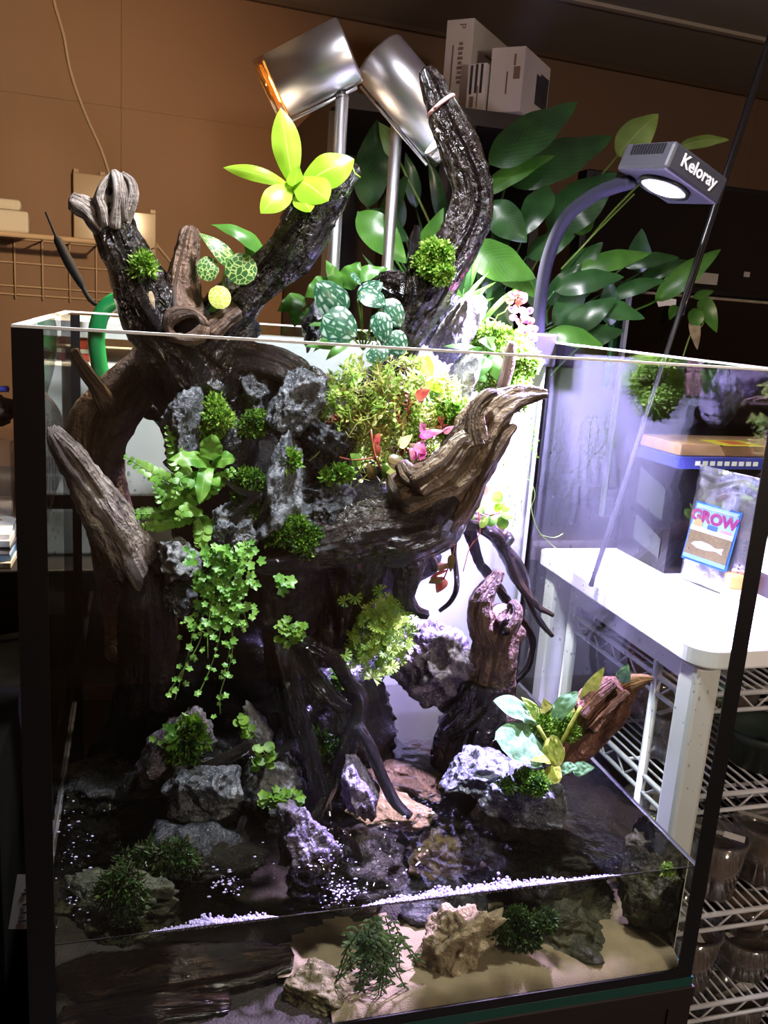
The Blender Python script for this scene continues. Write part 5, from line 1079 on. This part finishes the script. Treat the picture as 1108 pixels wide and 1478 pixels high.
# ---------------- moss patches
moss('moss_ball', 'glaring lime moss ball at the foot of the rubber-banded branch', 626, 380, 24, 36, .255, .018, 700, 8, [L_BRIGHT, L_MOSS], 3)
moss('moss_patch', 'bright leafy moss cushion beside the upright grey stone', 308, 600, 34, 32, .235, .022, 900, 9, [L_MOSS, L_BRIGHT], 4)
moss('moss_patch', 'darker moss patch under the rough pale grey stone', 368, 612, 24, 18, .238, .016, 420, 8, [L_MOSS, L_MOSSD], 5)
moss('moss_patch', 'narrow upright strip of small-leaved moss left of the tall streaked stone', 360, 708, 14, 48, .212, .012, 420, 8, [L_MOSS, L_MOSSD], 6)
moss('moss_patch', 'tiny green sprig on the edge of the tall streaked stone', 420, 664, 10, 15, .205, .008, 90, 8, [L_MOSS], 7, core=False)
moss('moss_patch', 'fine green moss carpet above the forked driftwood base', 426, 772, 42, 28, .205, .022, 1400, 8, [L_MOSS, L_MOSSD], 8)
moss('moss_patch', 'little moss pad beside the black layered stone', 487, 688, 20, 12, .215, .010, 260, 8, [L_MOSS], 9)
moss('moss_patch', 'green weed patch on the leaning blue-grey rubble stone', 272, 1070, 24, 36, .188, .012, 330, 9, [L_MOSS, L_MOSSD], 10, core=False)
moss('moss_patch', 'moss cushion at the foot of the felt-leaved plant', 800, 1050, 34, 28, .135, .02, 900, 7, [L_MOSS, L_BRIGHT], 11)
moss('moss_patch', 'dark moss band on top of the grey boulder', 756, 1128, 38, 14, .085, .012, 520, 7, [L_MOSSD, L_MOSS], 12)
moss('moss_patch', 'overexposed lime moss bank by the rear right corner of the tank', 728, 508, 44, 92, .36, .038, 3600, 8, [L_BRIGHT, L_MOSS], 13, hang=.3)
moss('moss_patch', 'grey-green fuzz on the wet roots in the middle', 465, 1075, 20, 30, .19, .012, 260, 6, [L_MOSSD], 14, core=False)
moss('water_moss', 'brown-green water moss in the left corner behind the front glass', 170, 1300, 40, 66, .03, .010, 700, 5, [L_WMOSS, L_WEED], 15, long=1.8, core=False)
moss('water_moss', 'brown-green water moss around the sunken root', 235, 1240, 84, 28, .085, .016, 600, 5, [L_WMOSS, L_WEED], 16, long=1.8, core=False)
moss('water_moss', 'dark moss hanging on the algae-dark boulder', 750, 1330, 60, 30, .045, .015, 1400, 5.5, [L_WEED], 17, core=False)
moss('floating_weed', 'tiny yellow-green floating weed at the front right water corner', 962, 1256, 11, 8, .012, .004, 60, 5, [L_BRIGHT, L_LILYY], 18, core=False)
moss('floating_weed', 'tiny pale weed sticking to the right glass at the waterline', 934, 1184, 5, 5, .105, .003, 20, 5, [L_BRIGHT], 19, core=False)
# ---------------- button fern
t = thing('button_fern', 'button fern with beaded light green fronds on the left of the cliff', 'fern', U(285, 720, .225))
def frond(parent, pts, wpx, mat, n, seed, shape='round'):
    P = [U(x, y, Y) for x, y, Y in pts]; rg = random.Random(seed); mb = MB(); mb.tube(P, .0006, 5, step=.006)
    segL = [(P[i+1]-P[i]).length for i in range(len(P)-1)]; tot = sum(segL); sc = S(pts[0][0], pts[0][1], pts[0][2])
    for i in range(n):
        d = tot*(i+.6)/n; k = 0
        while k < len(segL)-1 and d > segL[k]: d -= segL[k]; k += 1
        p = P[k].lerp(P[k+1], min(1, d/segL[k])); ax = (P[k+1]-P[k]).normalized(); nr = camn(p, .5, 0, rg, .25)
        sd = ax.cross(nr).normalized(); f = math.sin(math.pi*(.15+.78*(i+.5)/n))
        for s in (-1, 1):
            L = wpx*sc*.5*f*rg.uniform(.85, 1.1); leafgeo(mb, p, p + (sd*s + ax*.28)*L, L*.95, camn(p, .5, s*.2, rg, .35), shape, .06, .05, 0, 5, 2)
    return mb.build('frond', mat, parent)
FR = [[(282, 722, .222), (250, 700, .205), (215, 680, .195), (178, 658, .19)], [(280, 715, .222), (262, 680, .21), (250, 645, .205), (240, 614, .205)], [(285, 725, .222), (258, 715, .20), (235, 725, .19), (222, 700, .185)], [(282, 735, .222), (250, 738, .205), (205, 742, .195), (170, 736, .19)],
      [(285, 745, .222), (255, 752, .205), (225, 758, .198), (196, 760, .195)], [(288, 715, .222), (278, 690, .20), (262, 690, .185), (250, 720, .18)], [(288, 720, .222), (300, 705, .205), (322, 690, .20), (338, 676, .20)], [(285, 740, .222), (275, 735, .19), (262, 738, .182), (255, 752, .18)],
      [(288, 745, .22), (295, 760, .205), (290, 778, .2), (284, 790, .2)]]
for k, f in enumerate(FR): frond(t, f, 30 if k not in (3, 4) else 24, L_FERN, 14 if k < 6 else 10, 40+k)
# glossy crested fern strap leaves
t = thing('strap_leaf_fern', 'crinkled pale green strap-leaf fern above the button fern', 'fern', U(302, 675, .215))
for (bx, by, tx, ty, w, Yt) in ((302, 668, 244, 664, 26, .19), (300, 668, 288, 728, 22, .18), (304, 664, 306, 626, 32, .195), (306, 668, 340, 662, 26, .195), (298, 690, 318, 700, 20, .19)):
    PL(t, bx, by, .208, tx, ty, Yt, w, L_FERN, 'strap', .6, bend=.14, wave=.09, fold=.1, nl=18)
# ---------------- pennywort mesh shared by leaves
def lobed(n=18, lobes=5, notch=.18, name='lobed_leaf', mat=None, cup=.12):
    V = [(0, 0, 0)]; UVs = [(.5, .5)]
    for ring in (.55, 1.0):
        for k in range(n):
            a = 2*math.pi*k/n; r = ring*(1-notch*(.5+.5*math.cos(lobes*a))*ring); 
            if ring == 1.0 and abs((a+math.pi) % (2*math.pi)-math.pi) < .2: r *= .55
            V.append((r*math.cos(a), r*math.sin(a), cup*ring*ring)); UVs.append((.5+.5*r*math.cos(a), .5+.5*r*math.sin(a)))
    F = [(0, 1+k, 1+(k+1) % n) for k in range(n)] + [(1+k, 1+n+k, 1+n+(k+1) % n, 1+(k+1) % n) for k in range(n)]
    me = bpy.data.meshes.new(name); me.from_pydata(V, [], F); me.materials.append(mat); me.polygons.foreach_set('use_smooth', [True]*len(F))
    u = me.uv_layers.new(name='UVMap')
    for l in me.loops: u.data[l.index].uv = UVs[l.vertex_index]
    return me
LOB = lobed(20, 5, .34, mat=L_PENNY); LOBL = lobed(20, 5, .3, 'lobed_leaf_bright', L_MOSS); ROUNDM = lobed(14, 3, .05, 'round_leaf', L_MOSS, .08)
def scatter(parent, mesh, pts, size_px, seed, up=.6, j=.5, name='leaf'):
    rg = random.Random(seed)
    for (p, sc) in pts:
        q = camn(p, up, 0, rg, j).to_track_quat('Z', 'Y') @ Quaternion((0, 0, 1), rg.uniform(0, 6.28))
        inst(mesh, name, parent, p, q, size_px*sc)
t = thing('trailing_pennywort', 'curtain of trailing pennywort with round lobed leaves hanging over the cliff', 'plant', U(310, 800, .19))
rg = random.Random(7); pts = []
runs = [([(320, 790), (300, 840), (285, 890), (270, 950), (252, 1010)], .185), ([(335, 790), (325, 850), (318, 910), (305, 960), (285, 1005)], .178), ([(345, 800), (345, 860), (335, 920), (322, 980)], .175), ([(315, 800), (295, 860), (290, 920), (262, 970), (240, 1005)], .18), ([(350, 795), (360, 830), (355, 860)], .178), ([(330, 800), (330, 870), (335, 940), (318, 1000), (318, 1030)], .172), ([(325, 790), (310, 850), (300, 905), (300, 950)], .17), ([(345, 790), (362, 800), (352, 780)], .185), ([(340, 850), (352, 885), (358, 905)], .172), ([(318, 800), (318, 860), (308, 915), (265, 895)], .175)]
for k, (r_, Y) in enumerate(runs):
    P = [U(x, y, Y - .006*i) for i, (x, y) in enumerate(r_)]; stem(t, P, .0006, L_LILYY)
    tot = len(P)-1; m = int(16 if len(r_) > 3 else 8)
    for i in range(m):
        u = (i+rg.random())/m*tot; a = min(int(u), tot-1); p = P[a].lerp(P[a+1], u-a); s = S(r_[0][0], r_[0][1], Y)
        dens = 12*(1-.45*u/tot); pts.append((p + E1*(rg.gauss(0, 11)*s*(1-.5*u/tot)) - E2*(rg.uniform(.002, .014)) + E3*(rg.gauss(0, 5)*s), s*rg.uniform(.5, 1.1)*(1-.35*u/tot)))
for i in range(190):
    x = rg.gauss(320, 19); y = rg.uniform(788, 905); Y = rg.uniform(.158, .172); pts.append((U(x, y, Y), S(x, y, Y)*rg.uniform(.6, 1.15)))
scatter(t, LOB, pts, 8.3, 8)
# small round-leaf weeds
def weed(name, label, cx, cy, rx, ry, Y, n, size, mesh, seed, cat='plant', stemn=3):
    t = thing(name, label, cat, U(cx, cy+ry, Y+.006)); rg = random.Random(seed); pts = []
    for i in range(n):
        a = rg.uniform(0, 6.28); r = rg.random()**.6; x, y = cx+rx*r*math.cos(a), cy+ry*r*math.sin(a); pts.append((U(x, y, Y-.008*(1-r)), S(x, y, Y)*rg.uniform(.7, 1.2)))
    scatter(t, mesh, pts, size, seed)
    for i in range(stemn): stem(t, [U(cx, cy+ry*.6, Y+.008), U(cx+rg.uniform(-.5, .5)*rx, cy, Y), pts[i][0]], .0005, L_LILYY)
    return t
weed('round_leaf_weed', 'bright round-leaf weed beside the small bluish stone', 353, 1048, 12, 20, .185, 11, 7, ROUNDM, 1)
weed('round_leaf_weed', 'bright round-leaf weed hanging on the dark rubble stone', 378, 1092, 15, 27, .155, 14, 7.5, ROUNDM, 2)
weed('lobed_weed', 'fresh green lobed weed at the water line before the roots', 405, 1156, 32, 18, .135, 24, 8, LOBL, 3)
weed('lobed_weed', 'yellow-tipped green weed on the uppermost glossy root', 420, 912, 24, 20, .165, 40, 6.5, LOBL, 4)
weed('lobed_weed', 'small pale weed on the black forked base', 410, 842, 12, 12, .18, 7, 9, LOB, 5)
weed('lobed_weed', 'thin green weed beside the curved glossy root', 490, 985, 26, 22, .19, 22, 6, LOBL, 6)
weed('lobed_weed', 'dark lobed weed over the leaning blue-grey rubble stone', 245, 1068, 26, 32, .182, 18, 6.5, LOB, 9)
# ---------------- fan leaf plant
def fanmesh():
    mb = MB(); V = [(0, 0, 0)]; F = []; UVs = [(.5, .5)]
    for k in range(7):
        a = math.radians(-120+40*k); c, s_ = math.cos(a), math.sin(a); p, q = -s_, c; i = len(V)
        V += [(.45*c+.12*p, .45*s_+.12*q, .06), (1.0*c+.20*p, 1.0*s_+.20*q, .02), (.86*c, .86*s_, .05), (1.0*c-.20*p, 1.0*s_-.20*q, .02), (.45*c-.12*p, .45*s_-.12*q, .06)]
        UVs += [(.5, .5)]*5; F += [(0, i+4, i+2, i), (i, i+2, i+1), (i+4, i+3, i+2)]
    me = bpy.data.meshes.new('fan_leaf'); me.from_pydata(V, [], F); me.materials.append(leafmat('fan_leaf_green', (.18, .38, .04), (.42, .58, .10), .4, .35, 60)); me.uv_layers.new(name='UVMap'); return me
FAN = fanmesh()
t = thing('fan_leaf_plant', 'bushy yellow-green plant with split fan leaves above the violet-grey rock', 'plant', U(545, 950, .25)); rg = random.Random(12); pts = []
for i in range(230):
    a = rg.uniform(0, 6.28); r = rg.random()**.55; x, y = 545+52*r*math.cos(a), 915+60*r*math.sin(a)-10*math.cos(a); Y = .245-.05*math.sqrt(max(0, 1-r*r))+rg.uniform(-.008, .008); pts.append((U(x, y, Y), S(x, y, Y)*rg.uniform(.6, 1.1)))
for (x, y, s_) in ((549, 853, 1.3), (497, 868, 1.1), (512, 862, 1.2), (538, 978, 1.4), (565, 962, 1.2), (498, 945, 1.1), (596, 895, 1.0), (590, 930, 1.1)): pts.append((U(x, y, .195), S(x, y, .195)*s_))
scatter(t, FAN, pts, 10, 13, .4, .75)
for p, s_ in pts[::4]: stem(t, [U(545, 940, .25), p.lerp(U(545, 930, .24), .5) + E3*.004, p], .0005, L_LILYY)
# ---------------- red and lime bush (stem plants with small leaves)
def bush(name, label, cx, cy, rx, ry, Y, n, seed, mats, wts, ln, sz, cat='plant', upv=.7):
    t = thing(name, label, cat, U(cx, cy+ry*.7, Y)); rg = random.Random(seed); groups = {}
    for i in range(n):
        a = rg.uniform(0, 6.28); r = rg.random()**.6; x, y = cx+rx*r*math.cos(a), cy+ry*r*math.sin(a); Yt = Y-.05*math.sqrt(max(0, 1-r*r))+rg.uniform(-.01, .006)
        tip = U(x, y, Yt); d = Vector((rg.gauss(0, .5), rg.gauss(-.3, .4), upv+rg.gauss(0, .35))).normalized(); b = tip - d*ln*rg.uniform(.7, 1.3)
        k = rg.choices(range(len(mats)), [w(x, y) for w in wts])[0]; mb = groups.setdefault(k, MB()); mb.tube([b, b.lerp(tip, .5)+Vector((rg.gauss(0, .001), 0, rg.gauss(0, .001))), tip], .0005, 4)
        m = 7
        for j in range(m):
            p = b.lerp(tip, .25+.75*j/(m-1)); a0 = rg.uniform(0, 6.28)
            for q in (0, math.pi):
                o_ = d.orthogonal().normalized(); o_ = Quaternion(d, a0+q) @ o_; L = sz*rg.uniform(.7, 1.2); leafgeo(mb, p, p+(o_+d*.5).normalized()*L, L*.42, (d-o_*.4).normalized(), 'lance', .05, .1, 0, 3, 2)
    for k, mb in groups.items(): mb.build('sprigs', mats[k], t, kind='stuff')
    return t
L_ROT = leafmat('rotala_green', (.26, .48, .06), (.52, .66, .18), .4, .4, 120); L_ROTY = leafmat('rotala_yellow', (.45, .52, .12), (.62, .60, .22), .4, .4, 120)
t = bush('stem_plant_bush', 'dense lime and reddish stem plants spilling over the middle of the cliff', 560, 588, 112, 80, .275, 290, 21, [L_ROT, L_ROTY, L_RED, L_OLIVE], [lambda x, y: 3, lambda x, y: 2+max(0, (x-560)/40), lambda x, y: .15+max(0, (y-590)/55), lambda x, y: .3+max(0, (y-600)/40)], .035, .0085)
for (bx, by, tx, ty, w, m) in ((548, 655, 536, 638, 14, L_RED), (540, 640, 548, 625, 14, L_RED), (560, 660, 590, 672, 16, L_OLIVE), (555, 670, 580, 690, 18, L_ROTY), (520, 670, 505, 655, 20, L_MOSS), (540, 690, 530, 668, 18, L_OLIVE), (560, 690, 552, 668, 16, L_MOSS), (600, 575, 620, 562, 18, L_RED), (605, 655, 590, 640, 16, L_OLIVE), (575, 645, 595, 628, 16, L_ROTY)):
    PL(t, bx, by, .205, tx, ty, .20, w, m, 'ovate', .5)
stem(t, [U(535, 620, .20), U(538, 645, .198), U(545, 668, .2), U(560, 690, .205)], .0011, L_RED)
stem(t, [U(545, 660, .2), U(510, 664, .2), U(490, 660, .205)], .0009, L_RED)
t = thing('pink_plant', 'magenta-leaved sprigs beside the tan driftwood', 'plant', U(680, 660, .22))
for (bx, by, tx, ty, w) in ((612, 650, 606, 665, 10), (600, 640, 614, 655, 16), (602, 660, 590, 648, 18), (605, 630, 640, 622, 12), (640, 625, 655, 615, 9), (612, 622, 606, 610, 12), (690, 655, 700, 640, 8)): PL(t, bx, by, .20, tx, ty, .196, w*1.15, L_PINK, 'ovate', .5)
stem(t, [U(606, 662, .20), U(612, 635, .2), U(650, 616, .198)], .0007, L_PINK)
moss('moss_patch', 'feathery green selaginella above the tan driftwood', 655, 610, 34, 26, .24, .02, 520, 10, [L_MOSS, L_BRIGHT], 23, core=False)
# broad leaf trio
t = thing('broad_leaf_plant', 'yellow-green plant with one broad drooping leaf beside the grey-green stone', 'plant', U(620, 580, .27))
PL(t, 612, 545, .265, 618, 512, .262, 26, L_LIME, 'ovate', .3); PL(t, 612, 548, .265, 592, 552, .26, 18, L_LIME, 'ovate', .6); PL(t, 614, 546, .262, 644, 572, .255, 22, L_LIME, 'ovate', .5, bend=.25)
PL(t, 612, 560, .262, 648, 606, .25, 42, L_LILYL, 'ovate', .5, bend=.1); stem(t, [U(612, 590, .27), U(613, 546, .264)], .001, L_RED)
# leaves shining in front of the moss bank
t = thing('creeping_fig', 'broad shiny leaves in front of the overexposed moss bank', 'plant', U(705, 540, .32))
for (bx, by, tx, ty, w) in ((700, 505, 672, 520, 24), (692, 508, 640, 500, 14), (700, 515, 692, 545, 26), (708, 512, 722, 552, 28), (700, 502, 714, 486, 20), (690, 535, 700, 552, 20), (672, 545, 684, 556, 20), (715, 500, 690, 492, 22)): PL(t, bx, by, .315, tx, ty, .305, w, L_LILYL, 'ovate', .7, bend=.1)
wood('driftwood', 'short stubby twig poking out of the moss bank', [[(725, 560, 9, .30), (733, 530, 9, .30), (737, 505, 8, .30), (739, 494, 6, .30)]], W_BROWN, seed=31)
t = thing('pink_leaf_sprig', 'pale pink and wine-red leafy sprig on top of the moss bank', 'plant', U(750, 480, .35)); rg = random.Random(5)
for i in range(26):
    u = i/25; x = 742+22*u+rg.uniform(-9, 9); y = 425+55*u+rg.uniform(-7, 7); a = rg.uniform(0, 6.28); PL(t, x, y, .345, x+12*math.cos(a), y+10*math.sin(a), .338, 12, L_PINK if rg.random() < .7 else leaf_wine if 'leaf_wine' in globals() else L_RED, 'round', .5)
stem(t, [U(752, 490, .35), U(752, 455, .35), U(742, 424, .35)], .001, L_RED)
# curly tendrils over the moss bank
t = thing('curly_tendril', 'thin curling green tendril left of the pink sprig', 'plant', U(712, 470, .34)); stem(t, [U(712, 470, .34), U(718, 455, .335), U(728, 450, .335), U(735, 440, .335), U(728, 432, .335)], .0006, L_ROT); stem(t, [U(715, 462, .34), U(706, 458, .335), U(700, 462, .335)], .0006, L_ROT)
# hanging vine on the back pane
t = thing('hanging_vine', 'fine creeping vine with tiny leaves hanging over the white sheet', 'plant', U(730, 590, .425)); rg = random.Random(9); mb = MB(); mv = MB()
for k in range(11):
    x, y = rg.uniform(690, 770), rg.uniform(575, 610); P = [U(x, y, .43)]; n = rg.randint(7, 15)
    for i in range(n): x += rg.gauss(0, 5); y += rg.uniform(6, 14); P.append(U(min(x, 775), y, .43))
    mb.tube(P, .0004, 4)
    for p in P[1:]:
        for q in range(2):
            d = Vector((rg.gauss(0, 1), -.3, rg.gauss(0, 1))).normalized(); L = rg.uniform(.0022, .0045); leafgeo(mv, p, p+d*L, L*.7, camn(p, .3), 'ovate', .05, .1, 0, 3, 2)
mb.build('stems', L_LILYY, t, kind='stuff'); mv.build('leaves', L_MOSS, t, kind='stuff')
t = thing('curling_runner', 'single curling runner hanging at the rear right corner strip', 'plant', U(775, 690, .40))
stem(t, [U(758, 690, .40), U(768, 700, .395), U(766, 730, .39), U(776, 765, .385), U(800, 790, .38), U(815, 800, .375)], .0006, L_LILYY); stem(t, [U(765, 735, .392), U(772, 715, .39), U(768, 700, .392)], .0005, L_LILYY); stem(t, [U(778, 772, .385), U(800, 776, .38), U(812, 770, .38)], .0005, L_LILYY)
# six-leaf sprig
t = thing('hanging_sprig', 'sprig of oval green leaves on a red stem above the hanging roots', 'plant', U(690, 715, .27))
for (bx, by, tx, ty, w, m) in ((700, 735, 686, 728, 22, L_MOSS), (716, 728, 720, 708, 16, L_MOSS), (722, 738, 742, 744, 20, L_MOSS), (722, 745, 728, 764, 18, L_MOSS), (705, 745, 714, 758, 20, L_MOSS), (722, 735, 738, 728, 16, L_ROT), (702, 745, 694, 762, 12, L_ROT), (694, 712, 704, 702, 16, L_BROWN), (664, 695, 660, 688, 14, L_ROTY), (680, 738, 678, 750, 14, L_MOSS), (712, 736, 724, 730, 14, L_LIME)): PL(t, bx, by, .268, tx, ty, .262, w, m, 'round', .5)
stem(t, [U(668, 702, .275), U(680, 720, .27), U(700, 742, .268), U(722, 740, .268)], .0009, L_RED); stem(t, [U(690, 735, .27), U(692, 770, .27), U(678, 790, .27), U(668, 825, .27)], .0006, L_RED)
# olive red hanging sprig
t = thing('hanging_sprig', 'drooping sprig of olive and dark red leaves in front of the white sheet', 'plant', U(655, 765, .262))
for (bx, by, tx, ty, w, m) in ((654, 768, 632, 784, 15, L_OLIVE), (648, 790, 626, 794, 8, L_OLIVE), (652, 800, 650, 826, 12, L_OLIVE), (646, 812, 628, 824, 14, L_OLIVE), (640, 832, 618, 842, 16, L_OLIVE), (641, 834, 630, 856, 18, L_RED), (645, 822, 618, 836, 6, L_RED)): PL(t, bx, by, .262, tx, ty, .258, w, m, 'ovate', .3)
stem(t, [U(654, 745, .265), U(657, 775, .262), U(652, 805, .262), U(640, 836, .26)], .0009, L_RED)
# ---------------- felt-leaved plant
t = thing('felt_leaf_plant', 'felt-leaved pale green plant growing on the grey boulder', 'plant', U(790, 1110, .12))
for (bx, by, Yb, tx, ty, Yt, w, m, sh, up, bd) in ((775, 1048, .125, 712, 1012, .11, 36, L_FELT, 'obl', .8, .12), (786, 1086, .115, 716, 1068, .085, 64, L_FELT, 'round', .45, .08), (792, 1042, .13, 834, 998, .125, 26, L_FELT, 'strap', .4, .1), (838, 1020, .13, 872, 962, .12, 22, L_FELTY, 'lance', .2, .05), (896, 985, .125, 906, 958, .12, 22, L_FELT, 'ovate', .3, .1),
         (782, 1090, .108, 812, 1078, .09, 44, L_FELTY, 'round', .2, -.1), (795, 1100, .10, 764, 1098, .085, 14, L_FELTY, 'lance', .6, .12), (806, 1100, .10, 792, 1132, .085, 26, L_FELTY, 'obl', .4, .1), (808, 1110, .10, 836, 1108, .085, 20, L_FELT, 'ovate', .6, .1), (826, 1112, .095, 858, 1108, .085, 22, L_FELT, 'ovate', .5, .14), (790, 1030, .135, 784, 1008, .13, 20, L_FELTY, 'ovate', .4, .1), (812, 1030, .135, 850, 1010, .13, 20, L_FELTY, 'lance', .5, .1), (776, 1038, .125, 752, 1006, .12, 20, L_ROT, 'ovate', .6, .1)):
    PL(t, bx, by, Yb, tx, ty, Yt, w, m, sh, up, bend=bd, fold=.05, wave=.03, nl=20, nw=12, rough=.07)
for (a, b, c_, d_) in ((800, 1090, 786, 1086), (800, 1090, 776, 1048), (800, 1090, 838, 1020)): stem(t, [U(a, b, .12), U((a+c_)/2, (b+d_)/2, .115), U(c_, d_, .12)], .0022, L_FELTY)
# ---------------- water fern under water
t = thing('water_fern', 'dark green water fern waving under the surface behind the front glass', 'water plant', U(540, 1420, .03)); rg = random.Random(15)
for k in range(40):
    x0_ = 535+rg.gauss(0, 24); x1_ = 540+rg.gauss(0, 42); y0_, y1_ = 1335+rg.uniform(-15, 25), 1430+rg.uniform(-40, 25); Y = rg.uniform(.018, .06)
    P = [U(x0_, y0_, Y), U((x0_+x1_)/2+rg.gauss(0, 8), (y0_+y1_)/2-8, Y), U(x1_, y1_, Y)]
    mb = MB(); mb.tube(P, .0006, 4, step=.008)
    for i in range(9):
        p = P[0].lerp(P[1], i/5) if i < 5 else P[1].lerp(P[2], (i-5)/4)
        for s_ in (-1, 1): d = (E1*s_*rg.uniform(.5, 1) + E3*rg.uniform(-.8, .2) - E2*.2).normalized(); L = rg.uniform(.004, .009); leafgeo(mb, p, p+d*L, L*.35, camn(p, .2), 'lance', .05, .1, 0, 3, 2)
    mb.build('frond', L_WEED, t)
# ---------------- peace lily behind the tank
lp_ = thing('lily_plant', 'big lily plant with long dark green leaves rising behind the tank', 'plant', (.58, .65, Z(.30)))
mb = MB(); mb.lathe([(.0001, 0), (.07, 0), (.095, .15), (.10, .15), (.10, .165), (.088, .165), (.085, .15), (.0001, .148)], (.58, .65, Z(.30)), E3, 28); mb.build('pot', plain('dark_pot_plastic', (.02, .02, .02), .5), lp_)
LB = Vector((.58, .65, Z(.45)))
LL_ = [(705, 238, 833, 148, 62, 'd', .62), (730, 265, 884, 198, 62, 'd', .66), (692, 282, 800, 225, 30, 'l', .64), (790, 335, 890, 250, 62, 'd', .64), (705, 292, 760, 350, 46, 'd', .60), (792, 268, 752, 345, 40, 'd', .62), (672, 358, 772, 402, 54, 'l', .56), (690, 360, 775, 430, 44, 'l', .58), (890, 225, 950, 165, 44, 'y', .68), (978, 212, 1052, 202, 18, 'y', .70), (835, 388, 938, 366, 30, 'l', .60), (921, 395, 926, 330, 32, 'd', .64), (900, 385, 980, 372, 22, 'd', .63), (925, 400, 1000, 378, 24, 'd', .64), (945, 435, 1040, 360, 32, 'l', .62), (880, 430, 960, 405, 24, 'd', .60),
       (820, 330, 862, 300, 44, 'l', .66), (700, 380, 660, 350, 30, 'd', .58), (530, 300, 545, 172, 46, 'd', .66), (520, 310, 590, 348, 40, 'd', .64), (575, 230, 546, 176, 26, 'y', .64), (548, 330, 590, 250, 26, 'd', .66), (600, 300, 585, 220, 22, 'd', .66), (516, 306, 586, 380, 46, 'l', .56), (640, 330, 618, 225, 20, 'd', .68), (600, 390, 640, 300, 30, 'l', .60), (580, 330, 560, 250, 24, 'd', .68), (720, 430, 690, 380, 26, 'd', .60),
       (800, 470, 850, 400, 34, 'd', .58), (815, 480, 890, 430, 36, 'd', .56), (790, 440, 840, 380, 30, 'd', .60), (825, 490, 900, 478, 34, 'd', .55), (800, 420, 900, 400, 34, 'd', .57), (790, 480, 870, 500, 30, 'l', .53), (810, 410, 870, 350, 36, 'd', .62), (850, 440, 930, 460, 30, 'd', .56), (760, 370, 830, 340, 34, 'd', .64), (690, 330, 640, 420, 34, 'd', .62), (730, 330, 700, 400, 28, 'd', .62), (880, 470, 880, 400, 28, 'd', .58), (680, 280, 660, 330, 22, 'd', .62), (745, 380, 790, 470, 26, 'd', .6), (700, 400, 740, 480, 30, 'd', .6), (650, 430, 620, 380, 24, 'd', .6)]
mm = {'d': L_LILY, 'l': L_LILYL, 'y': L_LILYY}; rg = random.Random(31)
for (bx, by, tx, ty, w, m, Y) in LL_:
    b = U(bx, by, Y); PL(lp_, bx, by, Y, tx, ty, Y-.02, w*1.1, mm[m], 'lance', .55, rg.uniform(-.3, .3), bend=rg.uniform(.05, .14), fold=.16, wave=.03, nl=16)
    q = LB + Vector((rg.uniform(-.05, .05), rg.uniform(-.05, .05), 0)); q2 = q.lerp(b, .6) + Vector((0, 0, .03)) 
    MB().tube([q, q2, b], .0018, 6, step=.012).build('leaf_stalk', mm[m], lp_)
MB().tube([U(810, 388, .60), U(860, 335, .60), U(915, 280, .60)], .0014, 6).build('leaf_stalk', L_LILYY, lp_)
# grassy spider plant left of it
t = thing('grassy_plant', 'tuft of narrow grassy leaves behind the rubber-banded branch', 'plant', U(640, 440, .56)); rg = random.Random(33)
for k in range(46):
    x0_ = 640+rg.gauss(0, 25); x1_ = x0_+rg.gauss(10, 45); y1_ = rg.uniform(330, 440); Y = rg.uniform(.48, .56)
    P = [U(x0_, 470, Y), U((x0_+x1_)/2, (470+y1_)/2-22, Y), U(x1_, y1_, Y)]; leafgeo(MB(), P[0], P[2], 8*S(640, 400, Y), camn(P[1], .5), 'strap', rg.uniform(.02, .12), .2, 0, 9, 2).build('blade', L_LILY if rg.random() < .6 else L_LILYL, t)
# wilted leaves over the grimy tank
t = thing('wilted_sprig', 'wilted green and brown leaves drooping over the grimy tank', 'plant', U(985, 510, .66))
PL(t, 1012, 428, .66, 1034, 480, .65, 24, L_LILYL, 'ovate', .3, bend=.1); PL(t, 1000, 445, .66, 1008, 470, .65, 22, L_LILYL, 'round', .3, bend=.1); PL(t, 975, 440, .66, 966, 462, .655, 14, L_LILYL, 'ovate', .3); PL(t, 1000, 455, .66, 1006, 505, .65, 16, L_BROWN, 'ovate', .2, wave=.1)
PL(t, 1000, 430, .66, 1030, 420, .65, 14, L_LILYL, 'lance', .5); stem(t, [U(985, 515, .66), U(998, 480, .66), U(1014, 468, .66), U(1012, 428, .66)], .0014, L_LILYY)
